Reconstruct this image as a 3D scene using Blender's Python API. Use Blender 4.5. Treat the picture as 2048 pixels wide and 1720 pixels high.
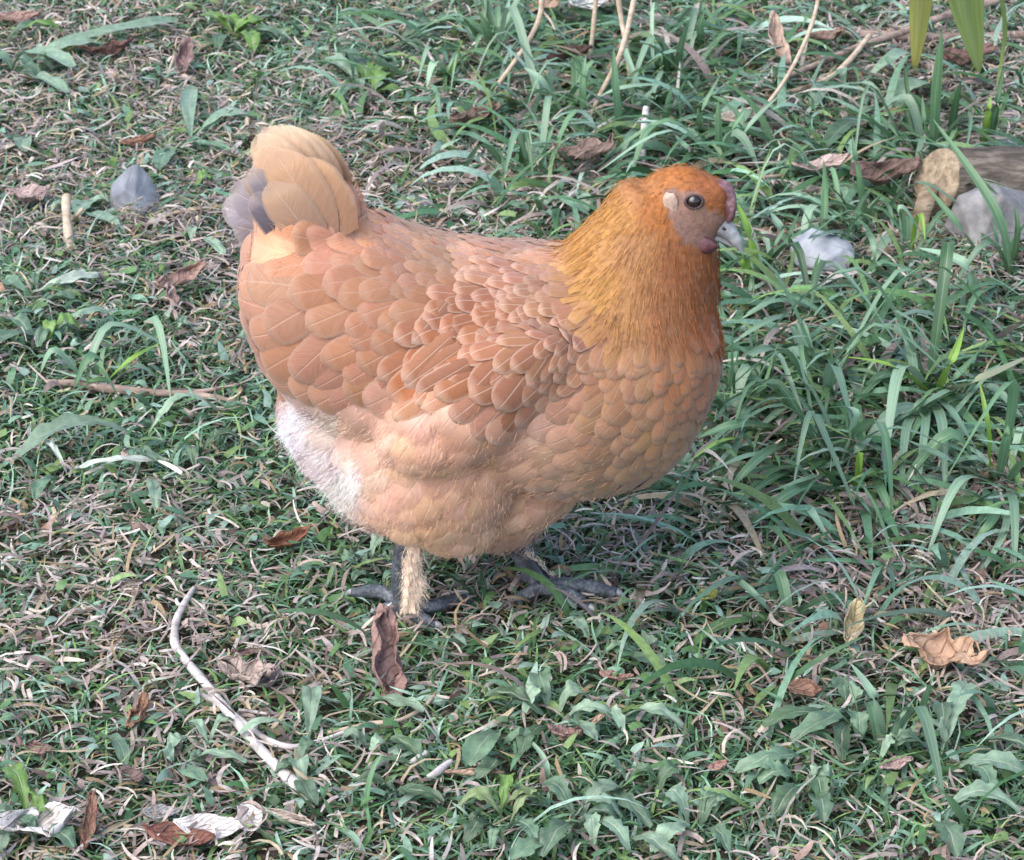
import bpy, bmesh, math, random
import numpy as np
from mathutils import Vector, Matrix, noise
from mathutils.bvhtree import BVHTree

random.seed(7); RNG = np.random.default_rng(11)
sc = bpy.context.scene
for o in list(bpy.data.objects): bpy.data.objects.remove(o, do_unlink=True)
COL = sc.collection
R = math.radians

# ------------------------------------------------------------------ camera
PITCH = R(27.0); FPX = 5712.0
CAM = Vector((0.0, -2.17, 1.28))
cd = bpy.data.cameras.new('camera'); cam = bpy.data.objects.new('camera', cd); COL.objects.link(cam)
cam.location = CAM; cam.rotation_euler = (R(90) - PITCH, 0, 0)
cd.sensor_width = 36.0; cd.lens = 36.0 * FPX / 2048.0; cd.clip_end = 500; cd.clip_start = 0.05
cd.dof.use_dof = True; cd.dof.focus_distance = 2.36; cd.dof.aperture_fstop = 30.0
sc.camera = cam
# ------------------------------------------------------------------ light
SUN_EL, SUN_AZ = 50.0, -128.0       # soft overcast light from the left, a little from the camera's side
w = bpy.data.worlds.new('World'); sc.world = w; w.use_nodes = True
nt = w.node_tree; nt.nodes.clear()
sky = nt.nodes.new('ShaderNodeTexSky'); sky.sky_type = 'NISHITA'; sky.sun_disc = False
sky.sun_elevation = R(SUN_EL); sky.sun_rotation = R(SUN_AZ); sky.air_density = 1.0; sky.dust_density = 2.0; sky.ozone_density = 1.0
bg = nt.nodes.new('ShaderNodeBackground'); bg.inputs[1].default_value = 0.13
wo = nt.nodes.new('ShaderNodeOutputWorld')
nt.links.new(sky.outputs[0], bg.inputs[0]); nt.links.new(bg.outputs[0], wo.inputs[0])
sd = bpy.data.lights.new('sun', 'SUN'); sd.energy = 1.25; sd.angle = R(75); sd.color = (1.0, 0.97, 0.93)
sun = bpy.data.objects.new('sun', sd); COL.objects.link(sun)
sdir = Vector((math.sin(R(SUN_AZ)) * math.cos(R(SUN_EL)), math.cos(R(SUN_AZ)) * math.cos(R(SUN_EL)), math.sin(R(SUN_EL))))
sun.rotation_euler = sdir.to_track_quat('Z', 'Y').to_euler()
sun.location = sdir * 5
sc.view_settings.view_transform = 'Standard'; sc.view_settings.look = 'None'
sc.view_settings.exposure = 1.5; sc.view_settings.gamma = 1.0
sc.render.engine = 'CYCLES'

# ------------------------------------------------------------------ pixel helpers (2048 x 1720 photograph)
UP = Vector((0, math.sin(PITCH), math.cos(PITCH))); FW = Vector((0, math.cos(PITCH), -math.sin(PITCH)))
def ray(px, py):
    return (Vector((1, 0, 0)) * ((px - 1024) / FPX) - UP * ((py - 860) / FPX) + FW)
def gz(x, y):
    "height of the soil"
    return (0.006 * math.sin(5.1 * x + 1.3) * math.cos(4.3 * y + 0.4) + 0.004 * math.sin(13 * x - 7 * y) +
            0.05 * max(0.0, min(1.0, (x * 0.6 + y * 0.55 - 0.75) / 1.2)))
def gzv(x, y):
    return (0.006 * np.sin(5.1 * x + 1.3) * np.cos(4.3 * y + 0.4) + 0.004 * np.sin(13 * x - 7 * y) +
            0.05 * np.clip((x * 0.6 + y * 0.55 - 0.75) / 1.2, 0, 1))
def at(px, py, h=0.0):
    "the point h above the soil seen at this pixel"
    d = ray(px, py); z = h
    for _ in range(8):
        t = (z - CAM.z) / d.z; p = CAM + d * t; z = gz(p.x, p.y) + h
    return p
def aty(px, py, y):
    d = ray(px, py); return CAM + d * ((y - CAM.y) / d.y)
def proj(p):
    v = Vector(p) - CAM; f = v.dot(FW)
    return 1024 + FPX * v.x / f, 860 - FPX * v.dot(UP) / f
def mpp(px, py):
    "metres per photograph pixel at the ground there"
    return (at(px, py) - CAM).dot(FW) / FPX

# ------------------------------------------------------------------ materials
def lin(r, g, b):
    f = lambda c: (c / 255 / 12.92) if c / 255 <= 0.04045 else ((c / 255 + 0.055) / 1.055) ** 2.4
    return (f(r), f(g), f(b))
class NT:
    def __init__(s, name):
        s.m = bpy.data.materials.new(name); s.m.use_nodes = True; s.t = s.m.node_tree; s.t.nodes.clear()
        s.out = s.n('ShaderNodeOutputMaterial')
    def n(s, typ, **kw):
        nd = s.t.nodes.new(typ)
        for k, v in kw.items(): setattr(nd, k, v)
        return nd
    def l(s, a, b): s.t.links.new(a, b)
    def noise(s, scale, detail=4, vec=None, rough=0.6):
        nd = s.n('ShaderNodeTexNoise'); nd.inputs['Scale'].default_value = scale; nd.inputs['Detail'].default_value = detail
        nd.inputs['Roughness'].default_value = rough
        if vec is not None: s.l(vec, nd.inputs['Vector'])
        return nd
    def ramp(s, fac, stops):
        nd = s.n('ShaderNodeValToRGB'); s.l(fac, nd.inputs[0]); e = nd.color_ramp.elements
        while len(e) > 1: e.remove(e[-1])
        for i, (p, c) in enumerate(stops):
            el = e[0] if i == 0 else e.new(p)
            el.position = p; el.color = (*c, 1) if len(c) == 3 else c
        return nd
    def mix(s, fac, a, b, mode='MIX'):
        nd = s.n('ShaderNodeMix', data_type='RGBA', blend_type=mode)
        for sock, v in ((nd.inputs[0], fac), (nd.inputs[6], a), (nd.inputs[7], b)):
            if hasattr(v, 'is_output'): s.l(v, sock)
            elif isinstance(v, (int, float)): sock.default_value = v
            else: sock.default_value = (*v, 1)
        return nd.outputs[2]
    def math(s, op, a, b=0.0, c=0.0, clamp=False):
        nd = s.n('ShaderNodeMath', operation=op, use_clamp=clamp)
        for i, v in enumerate((a, b, c)):
            if hasattr(v, 'is_output'): s.l(v, nd.inputs[i])
            else: nd.inputs[i].default_value = v
        return nd.outputs[0]
    def finish(s, col, rough=0.6, spec=0.4, bump=None, bstr=0.3, bdist=0.001, transl=0.0, sheen=0.0):
        p = s.n('ShaderNodeBsdfPrincipled')
        if hasattr(col, 'is_output'): s.l(col, p.inputs['Base Color'])
        else: p.inputs['Base Color'].default_value = (*col, 1)
        if hasattr(rough, 'is_output'): s.l(rough, p.inputs['Roughness'])
        else: p.inputs['Roughness'].default_value = rough
        p.inputs['Specular IOR Level'].default_value = spec
        if sheen: p.inputs['Sheen Weight'].default_value = sheen; p.inputs['Sheen Roughness'].default_value = 0.5
        if bump is not None:
            b = s.n('ShaderNodeBump'); b.inputs['Strength'].default_value = bstr; b.inputs['Distance'].default_value = bdist
            s.l(bump, b.inputs['Height']); s.l(b.outputs[0], p.inputs['Normal'])
        sh = p.outputs[0]
        if transl:
            t = s.n('ShaderNodeBsdfTranslucent')
            if hasattr(col, 'is_output'): s.l(col, t.inputs[0])
            else: t.inputs[0].default_value = (*col, 1)
            mx = s.n('ShaderNodeMixShader'); mx.inputs[0].default_value = transl
            s.l(sh, mx.inputs[1]); s.l(t.outputs[0], mx.inputs[2]); sh = mx.outputs[0]
        s.l(sh, s.out.inputs[0]); return s.m
def attr(nt_, name='Col'):
    a = nt_.n('ShaderNodeAttribute'); a.attribute_name = name; return a

def m_soil():
    t = NT('soil'); g = t.n('ShaderNodeNewGeometry')
    a = t.noise(9, 6, g.outputs['Position']); b = t.noise(160, 5, g.outputs['Position'])
    c1 = t.ramp(b.outputs[0], [(0.3, (.022, .016, .013)), (0.55, (.065, .048, .038)), (0.75, (.14, .105, .085))])
    c2 = t.ramp(b.outputs[0], [(0.3, (.012, .018, .008)), (0.6, (.045, .06, .03)), (0.8, (.11, .11, .07))])
    f = t.ramp(a.outputs[0], [(0.42, (0, 0, 0)), (0.6, (1, 1, 1))])
    return t.finish(t.mix(f.outputs[0], c1.outputs[0], c2.outputs[0]), 0.95, 0.1, b.outputs[0], 0.8, 0.006)
def m_blade(name='grass_blade', transl=0.25, rough=0.42, spec=0.45):
    t = NT(name); a = attr(t); g = t.n('ShaderNodeNewGeometry')
    n = t.noise(220, 3, g.outputs['Position'])
    f = t.ramp(n.outputs[0], [(0.3, (.72, .72, .72)), (0.7, (1.2, 1.2, 1.2))])
    return t.finish(t.mix(1.0, a.outputs[0], f.outputs[0], 'MULTIPLY'), rough, spec, transl=transl)
def m_leaf(name, veins=True, transl=0.2, rough=0.45):
    "green leaf: colour attribute, pale midrib and side veins from the leaf's own UV"
    t = NT(name); a = attr(t); uv = t.n('ShaderNodeUVMap'); sp = t.n('ShaderNodeSeparateXYZ'); t.l(uv.outputs[0], sp.inputs[0])
    g = t.n('ShaderNodeNewGeometry'); n = t.noise(130, 4, g.outputs['Position'])
    c = t.math('ABSOLUTE', t.math('SUBTRACT', sp.outputs[0], 0.5))
    rib = t.math('SUBTRACT', 1.0, t.math('DIVIDE', c, 0.05), clamp=True)
    sv = t.math('SINE', t.math('MULTIPLY', t.math('ADD', sp.outputs[1], t.math('MULTIPLY', c, -0.5)), 60.0))
    svm = t.math('MULTIPLY', t.math('POWER', t.math('MAXIMUM', sv, 0.0), 6.0), 0.18 if veins else 0.05)
    f = t.ramp(n.outputs[0], [(0.3, (.7, .7, .7)), (0.7, (1.25, 1.25, 1.2))])
    col = t.mix(1.0, a.outputs[0], f.outputs[0], 'MULTIPLY')
    hl = t.mix(0.55, col, (.55, .6, .45))
    col = t.mix(t.math('MULTIPLY', t.math('ADD', rib, svm, clamp=True), 0.6), col, hl)
    h = t.math('ADD', t.math('MULTIPLY', rib, -1.0), t.math('MULTIPLY', n.outputs[0], 0.7))
    return t.finish(col, rough, 0.45, h, 0.5, 0.0015, transl)
def m_deadleaf():
    t = NT('dead_leaf'); a = attr(t); uv = t.n('ShaderNodeUVMap'); sp = t.n('ShaderNodeSeparateXYZ'); t.l(uv.outputs[0], sp.inputs[0])
    g = t.n('ShaderNodeNewGeometry'); n = t.noise(90, 6, g.outputs['Position']); n2 = t.noise(330, 3, g.outputs['Position'])
    c = t.math('ABSOLUTE', t.math('SUBTRACT', sp.outputs[0], 0.5))
    rib = t.math('SUBTRACT', 1.0, t.math('DIVIDE', c, 0.035), clamp=True)
    sv = t.math('SINE', t.math('MULTIPLY', t.math('ADD', sp.outputs[1], t.math('MULTIPLY', c, -0.7)), 48.0))
    svp = t.math('POWER', t.math('MAXIMUM', sv, 0.0), 8.0)
    f = t.ramp(n.outputs[0], [(0.25, (.42, .4, .38)), (0.5, (.95, .95, .95)), (0.75, (1.35, 1.3, 1.25))])
    col = t.mix(1.0, a.outputs[0], f.outputs[0], 'MULTIPLY')
    col = t.mix(t.math('MULTIPLY', t.math('ADD', rib, svp, clamp=True), 0.35), col, t.mix(1.0, col, (.5, .45, .42), 'MULTIPLY'))
    h = t.math('ADD', t.math('ADD', rib, svp), t.math('ADD', n2.outputs[0], n.outputs[0]))
    return t.finish(col, 0.7, 0.25, h, 0.7, 0.0015, 0.12)
def m_wood(name, cols, sc_=60, bstr=0.8, bd=0.002):
    t = NT(name); tc = t.n('ShaderNodeTexCoord'); mp = t.n('ShaderNodeMapping'); mp.inputs['Scale'].default_value = (0.22, 1, 1)
    t.l(tc.outputs['Object'], mp.inputs[0])
    n = t.noise(sc_, 7, mp.outputs[0], 0.65); n2 = t.noise(sc_ * 0.25, 4, tc.outputs['Object'])
    r = t.ramp(n.outputs[0], [(0.28, cols[0]), (0.5, cols[1]), (0.72, cols[2])])
    col = t.mix(t.ramp(n2.outputs[0], [(0.45, (0, 0, 0)), (0.65, (.5, .5, .5))]).outputs[0], r.outputs[0], cols[0])
    return t.finish(col, 0.85, 0.2, n.outputs[0], bstr, bd)
def m_stone(name, c0, c1, c2, scl=70, rough=0.75, spec=0.3):
    t = NT(name); tc = t.n('ShaderNodeTexCoord')
    n = t.noise(scl, 6, tc.outputs['Object']); n2 = t.noise(scl * .2, 3, tc.outputs['Object'])
    r = t.ramp(t.math('ADD', t.math('MULTIPLY', n.outputs[0], .5), t.math('MULTIPLY', n2.outputs[0], .5)), [(0.36, c0), (0.5, c1), (0.64, c2)])
    return t.finish(r.outputs[0], rough, spec, n.outputs[0], 0.5, 0.002)
def m_feather(name, shaft=0.5, rim=0.4, fray=0.0, fwid=.25):
    "UV x: across the vane, UV y: base to tip; colour from the feather itself"
    t = NT(name); a = attr(t); uv = t.n('ShaderNodeUVMap'); sp = t.n('ShaderNodeSeparateXYZ'); t.l(uv.outputs[0], sp.inputs[0])
    c = t.math('ABSOLUTE', t.math('MULTIPLY', t.math('SUBTRACT', sp.outputs[0], 0.5), 2.0))
    sh = t.math('SUBTRACT', 1.0, t.math('DIVIDE', c, 0.065), clamp=True)
    e = t.math('MAXIMUM', t.math('MULTIPLY', c, t.math('GREATER_THAN', sp.outputs[1], 0.25)), t.math('ADD', sp.outputs[1], 0.0))
    ri = t.math('MULTIPLY', t.math('SUBTRACT', e, 0.78), 4.5, clamp=True)
    # barbs: fine lines slanting away from the shaft
    cv = t.n('ShaderNodeCombineXYZ'); t.l(t.math('MULTIPLY', t.math('SUBTRACT', sp.outputs[1], t.math('MULTIPLY', c, 0.28)), 60.0), cv.inputs[0])
    t.l(t.math('MULTIPLY', sp.outputs[0], 3.0), cv.inputs[1])
    g = t.n('ShaderNodeNewGeometry'); sub = t.n('ShaderNodeVectorMath', operation='ADD')
    sc2 = t.n('ShaderNodeVectorMath', operation='SCALE'); t.l(g.outputs['Position'], sc2.inputs[0]); sc2.inputs['Scale'].default_value = 40.0
    t.l(cv.outputs[0], sub.inputs[0]); t.l(sc2.outputs[0], sub.inputs[1])
    n = t.noise(1.0, 3, sub.outputs[0])
    f = t.ramp(n.outputs[0], [(0.3, (.84, .82, .8)), (0.7, (1.1, 1.1, 1.1))])
    col = t.mix(1.0, a.outputs[0], f.outputs[0], 'MULTIPLY')
    pale = t.mix(0.5, col, (.80, .62, .50))
    fac = t.math('ADD', t.math('MULTIPLY', sh, shaft), t.math('MULTIPLY', ri, rim), clamp=True)
    col = t.mix(fac, col, pale)
    h = t.math('ADD', t.math('MULTIPLY', sh, 1.5), n.outputs[0])
    m = t.finish(col, 0.62, 0.22, h, 0.35, 0.0008, 0.12, 0.25)
    if fray:
        cut = t.math('MULTIPLY', t.math('SUBTRACT', e, 1.0 - fwid), 1.0 / fwid, clamp=True)
        cut = t.math('MULTIPLY', t.math('POWER', cut, 1.3), t.math('ADD', fray * .55, t.math('MULTIPLY', n.outputs[0], fray * .9)), clamp=True)
        tr = t.n('ShaderNodeBsdfTransparent'); mx = t.n('ShaderNodeMixShader'); src = t.out.inputs[0].links[0].from_socket
        t.l(cut, mx.inputs[0]); t.l(src, mx.inputs[1]); t.l(tr.outputs[0], mx.inputs[2]); t.l(mx.outputs[0], t.out.inputs[0])
    return m
M = {}
M['soil'] = m_soil(); M['blade'] = m_blade(); M['weed'] = m_leaf('weed_leaf'); M['dead'] = m_deadleaf()
M['lawn'] = m_blade('lawn_blade', 0.2, 0.5, 0.35)
M['fluff'] = m_blade('down', 0.12, 0.8, 0.1)
M['feather'] = m_feather('feather', .3, .6, .7, .2); M['wingf'] = m_feather('wing_feather', .75, 0.7, .35, .1); M['hackle'] = m_feather('hackle', 0.2, 0.25, .5, .2)
M['softf'] = m_feather('soft_feather', .25, .3, 1.0, .5)
M['skin'] = (lambda t: t.finish(t.mix(1.0, attr(t).outputs[0], t.ramp(t.noise(240, 4, t.n('ShaderNodeNewGeometry').outputs['Position']).outputs[0], [(0.3, (.7, .68, .7)), (0.7, (1.25, 1.2, 1.2))]).outputs[0], 'MULTIPLY'), 0.6, 0.3,
                         t.noise(420, 3, t.n('ShaderNodeNewGeometry').outputs['Position']).outputs[0], 0.5, 0.0012))(NT('skin'))
M['comb'] = m_stone('comb', (.09, .04, .048), (.17, .085, .095), (.3, .19, .2), 260, 0.5, 0.4)
M['wattle'] = m_stone('wattle', (.06, .022, .026), (.105, .04, .045), (.17, .075, .08), 160, 0.45, 0.4)
M['lobe'] = m_stone('ear_lobe', (.30, .2, .15), (.44, .31, .24), (.54, .42, .34), 160, 0.55, 0.3)
M['beak'] = m_stone('beak_horn', (.16, .16, .17), (.28, .275, .28), (.46, .45, .44), 140, 0.4, 0.5)
M['scale'] = m_stone('leg_scale', (.03, .034, .042), (.075, .082, .096), (.2, .21, .225), 330, 0.55, 0.4)
M['eye'] = (lambda t: t.finish((.018, .01, .008), 0.06, 0.8))(NT('eye'))
M['iris'] = (lambda t: t.finish((.07, .03, .018), 0.3, 0.5))(NT('iris'))
M['lid'] = m_stone('eyelid', (.045, .03, .03), (.075, .05, .048), (.12, .085, .08), 300, 0.6, 0.2)

# ------------------------------------------------------------------ object helpers
def tag(o, label=None, cat=None, group=None, kind=None):
    if label: o['label'] = label
    if cat: o['category'] = cat
    if group: o['group'] = group
    if kind: o['kind'] = kind
    return o
def empty(name, loc):
    e = bpy.data.objects.new(name, None); COL.objects.link(e); e.location = loc; e.empty_display_size = 0.02
    return e
def link(name, me, mat, parent=None, smooth=True):
    o = bpy.data.objects.new(name, me); COL.objects.link(o)
    if mat: me.materials.append(mat)
    if smooth: me.polygons.foreach_set('use_smooth', np.ones(len(me.polygons), bool))
    if parent is not None:
        o.parent = parent; o.matrix_parent_inverse = Matrix.Translation(-world_loc(parent))
    return o
def world_loc(o):
    return Vector(o.location) if o.type == 'EMPTY' else Vector((0, 0, 0)) + (Vector(o.location) if o.parent is None else Vector((0, 0, 0)))
def npmesh(name, V, F, cols=None, uvs=None):
    "V (n,3), F (m,4) or (m,3), colours per vertex, uv per vertex"
    me = bpy.data.meshes.new(name); V = np.asarray(V, np.float32); F = np.asarray(F, np.int32); k = F.shape[1]
    me.vertices.add(len(V)); me.vertices.foreach_set('co', V.ravel())
    me.loops.add(F.size); me.loops.foreach_set('vertex_index', F.ravel())
    me.polygons.add(len(F)); me.polygons.foreach_set('loop_start', np.arange(0, F.size, k, dtype=np.int32))
    me.polygons.foreach_set('loop_total', np.full(len(F), k, np.int32))
    me.update(calc_edges=True)
    if cols is not None:
        c = np.ones((len(V), 4), np.float32); c[:, :3] = cols
        a = me.attributes.new('Col', 'FLOAT_COLOR', 'POINT'); a.data.foreach_set('color', c.ravel())
    if uvs is not None:
        l = me.uv_layers.new(name='UVMap'); l.data.foreach_set('uv', np.asarray(uvs, np.float32)[F.ravel()].ravel())
    return me
def grid_faces(na, nc):
    "faces of a (na+1) x (nc+1) vertex grid"
    i = np.arange(na)[:, None] * (nc + 1) + np.arange(nc)[None, :]
    i = i.ravel(); return np.stack([i, i + 1, i + nc + 2, i + nc + 1], 1)
def recenter(o, p):
    "move the origin of a top-level mesh to p"
    o.data.transform(Matrix.Translation(-Vector(p))); o.location = p; return o
def tube(pts, rad, n=10, cap=True, flat=1.0, wob=0.0, seed=0):
    "a smooth tapering tube through pts; returns verts, quads"
    pts = [Vector(p) for p in pts]; V = []; F = []; m = len(pts); ref = None
    for i, p in enumerate(pts):
        t = (pts[min(i + 1, m - 1)] - pts[max(i - 1, 0)]).normalized()
        if ref is None: ref = Vector((0, 0, 1)) if abs(t.z) < 0.8 else Vector((0, 1, 0))
        a = (ref - t * ref.dot(t)).normalized(); b = t.cross(a); ref = a
        for k in range(n):
            th = 2 * math.pi * k / n
            r = rad[i] * (1 + wob * noise.noise(Vector((p.x * 60 + seed, p.y * 60 + math.cos(th), p.z * 60 + math.sin(th)))))
            V.append(p + a * (r * math.cos(th) * flat) + b * (r * math.sin(th)))
    for i in range(m - 1):
        for k in range(n):
            F.append((i * n + k, i * n + (k + 1) % n, (i + 1) * n + (k + 1) % n, (i + 1) * n + k))
    if cap:
        for i, e in ((0, pts[0]), (m - 1, pts[-1])):
            V.append(e); ci = len(V) - 1
            for k in range(n):
                q = (i * n + (k + 1) % n, i * n + k, ci, ci) if i == 0 else (i * n + k, i * n + (k + 1) % n, ci, ci)
                F.append(q)
    return V, F
def pymesh(name, V, F, cols=None):
    me = bpy.data.meshes.new(name); FF = [tuple(dict.fromkeys(f)) for f in F]
    me.from_pydata([tuple(v) for v in V], [], FF); me.update()
    if cols is not None:
        c = np.ones((len(V), 4), np.float32); c[:, :3] = cols
        a = me.attributes.new('Col', 'FLOAT_COLOR', 'POINT'); a.data.foreach_set('color', c.ravel())
    return me
def catmull(P, rad, sub=6):
    P = [Vector(p) for p in P]; Q = []; rr = []
    for i in range(len(P) - 1):
        a = P[max(i - 1, 0)]; b = P[i]; c = P[i + 1]; d = P[min(i + 2, len(P) - 1)]
        for k in range(sub):
            u = k / sub
            Q.append(0.5 * ((2 * b) + (c - a) * u + (2 * a - 5 * b + 4 * c - d) * u * u + (3 * b - a - 3 * c + d) * u ** 3))
            rr.append(rad[i] * (1 - u) + rad[i + 1] * u)
    Q.append(P[-1]); rr.append(rad[-1]); return Q, rr

# ------------------------------------------------------------------ ground
def build_ground():
    xs = np.concatenate([np.linspace(-60, -2.2, 14)[:-1], np.linspace(-2.2, 2.2, 90), np.linspace(2.2, 60, 14)[1:]])
    ys = np.concatenate([np.linspace(-60, -1.6, 14)[:-1], np.linspace(-1.6, 3.6, 110), np.linspace(3.6, 60, 14)[1:]])
    X, Y = np.meshgrid(xs, ys); Z = gzv(X, Y)
    V = np.stack([X.ravel(), Y.ravel(), Z.ravel()], 1)
    o = link('ground', npmesh('ground', V, grid_faces(len(ys) - 1, len(xs) - 1)), M['soil'])
    tag(o, 'bare brown soil under the lawn', 'ground', kind='structure')
build_ground()

# ------------------------------------------------------------------ hen: body
S = math.sin(PITCH); CO = math.cos(PITCH)
PXM = FPX / (aty(1000, 700, 0) - CAM).dot(FW)          # pixels per metre on the hen's middle plane
def hp(px, py, y=0.0): return aty(px, py, y)
def loft_x():
    st = [  # px x, top py, bottom py, half width m
        (490, 540, 600, .020), (498, 500, 640, .040), (516, 465, 690, .057), (552, 440, 755, .075), (610, 424, 825, .088), (690, 418, 875, .098),
        (765, 432, 905, .105), (840, 457, 922, .109), (920, 478, 938, .112), (1000, 487, 960, .112), (1080, 489, 984, .111),
        (1160, 490, 990, .108), (1240, 495, 980, .101), (1310, 505, 958, .090), (1370, 540, 900, .073), (1410, 585, 825, .053), (1434, 640, 760, .03), (1441, 675, 715, .014)]
    V = []; F = []; n = 40
    for px, a, b, hw in st:
        e = (b - a) / 2 / PXM; h = math.sqrt(max(e * e - (hw * S) ** 2, 1e-6)) / CO
        c = hp(px, (a + b) / 2)
        for k in range(n):
            th = 2 * math.pi * k / n; cc, ss = math.cos(th), math.sin(th)
            V.append((c.x, hw * math.copysign(abs(cc) ** 0.92, cc), c.z + h * math.copysign(abs(ss) ** 0.96, ss)))
    m = len(st)
    for i in range(m - 1):
        for k in range(n): F.append((i * n + k, (i + 1) * n + k, (i + 1) * n + (k + 1) % n, i * n + (k + 1) % n))
    F.append(tuple(range(n))); F.append(tuple((m - 1) * n + k for k in reversed(range(n))))
    return V, F
def ellipsoid(c, r, rot=0.0, rz=0.0, nu=28, nv=18):
    "c centre, r radii (x, y, z), rot about y, rz about z"
    bm = bmesh.new(); bmesh.ops.create_uvsphere(bm, u_segments=nu, v_segments=nv, radius=1)
    mt = Matrix.Translation(c) @ Matrix.Rotation(rz, 4, 'Z') @ Matrix.Rotation(rot, 4, 'Y') @ Matrix.Diagonal((*r, 1))
    bm.transform(mt); V = [v.co.copy() for v in bm.verts]; F = [tuple(v.index for v in f.verts) for f in bm.faces]; bm.free(); return V, F
HEADYAW = R(-14)
HC = hp(1366, 405, -0.004)                              # head centre
def hd(dx, dy, dz):
    "a point of the head: forward, to the far side, up (metres), head turned a little to the camera"
    c, s = math.cos(HEADYAW), math.sin(HEADYAW)
    return Vector((HC.x + dx * c - dy * s, HC.y + dx * s + dy * c, HC.z + dz))
def build_body():
    parts = [loft_x()]
    # neck: rings along a leaning spine
    sp = [(1215, 700, .088, .085), (1252, 620, .081, .075), (1284, 550, .068, .060), (1306, 492, .0575, .047), (1322, 452, .0495, .039), (1334, 422, .0475, .034), (1345, 402, .0425, .029)]
    V = []; F = []; n = 32
    P = [hp(a, b) for a, b, *_ in sp]
    for i, (a, b, r, wd) in enumerate(sp):
        t = (P[min(i + 1, len(P) - 1)] - P[max(i - 1, 0)]); t.y = 0; t.normalize(); q = Vector((t.z, 0, -t.x))
        for k in range(n):
            th = 2 * math.pi * k / n; V.append(P[i] + q * (r * math.cos(th)) + Vector((0, wd * math.sin(th), 0)))
    for i in range(len(sp) - 1):
        for k in range(n): F.append((i * n + k, i * n + (k + 1) % n, (i + 1) * n + (k + 1) % n, (i + 1) * n + k))
    F.append(tuple(reversed(range(n)))); F.append(tuple((len(sp) - 1) * n + k for k in range(n)))
    parts.append((V, F))
    # head: skull, cheek, brow
    parts.append(ellipsoid(HC, (.037, .0235, .0315), R(8), HEADYAW))
    parts.append(ellipsoid(hd(.016, 0, -.008), (.022, .0185, .022), R(20), HEADYAW))
    parts.append(ellipsoid(hd(.022, 0, .010), (.017, .015, .015), R(25), HEADYAW))
    # wings folded on the flanks
    for s in (-1, 1):
        parts.append(ellipsoid(hp(960, 672) + Vector((0, s * .097, -.012)), (.090, .030, .045), R(-31), s * R(-9)))
    # thighs, vent fluff
    for s, px, py in ((-1, 862, 935), (1, 930, 930)):
        c = hp(px, py - 12, s * .055); parts.append(ellipsoid(c, (.074, .05, .074), R(8), 0))
        c = hp(px + (38 if s < 0 else 60), py + 62, s * .048); parts.append(ellipsoid(c, (.046, .036, .052), R(-18), 0))
    parts.append(ellipsoid(hp(705, 835, 0), (.054, .07, .075), R(-30), 0))
    parts.append(ellipsoid(hp(775, 925, -.01), (.052, .062, .055), R(-30), 0))
    parts.append(ellipsoid(hp(1045, 962, 0), (.060, .058, .036), R(-24), 0))
    parts.append(ellipsoid(hp(622, 442, 0), (.042, .044, .046), R(30), 0))
    V = []; F = []
    for v, f in parts:
        o = len(V); V += [tuple(p) for p in v]; F += [tuple(i + o for i in q) for q in f]
    me = bpy.data.meshes.new('body'); me.from_pydata(V, [], F); me.update()
    ob = bpy.data.objects.new('tmp', me); COL.objects.link(ob)
    md = ob.modifiers.new('r', 'REMESH'); md.mode = 'VOXEL'; md.voxel_size = 0.0042
    ms = ob.modifiers.new('s', 'SMOOTH'); ms.factor = 0.5; ms.iterations = 9
    dg = bpy.context.evaluated_depsgraph_get(); dg.update()
    nm = bpy.data.meshes.new_from_object(ob.evaluated_get(dg)); bpy.data.objects.remove(ob); nm.name = 'body'
    nm.materials.clear()
    return nm
body_me = build_body()
hen = empty('hen', at(930, 1205)); hen.location = (hp(930, 900).x, 0, gz(0, 0))
tag(hen, 'buff golden hen walking on the lawn with grey legs and short tail', 'hen')
body = link('body', body_me, M['skin'], hen)
BV = [v.co.copy() for v in body_me.vertices]
BVH = BVHTree.FromPolygons(BV, [tuple(p.vertices) for p in body_me.polygons])

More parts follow.
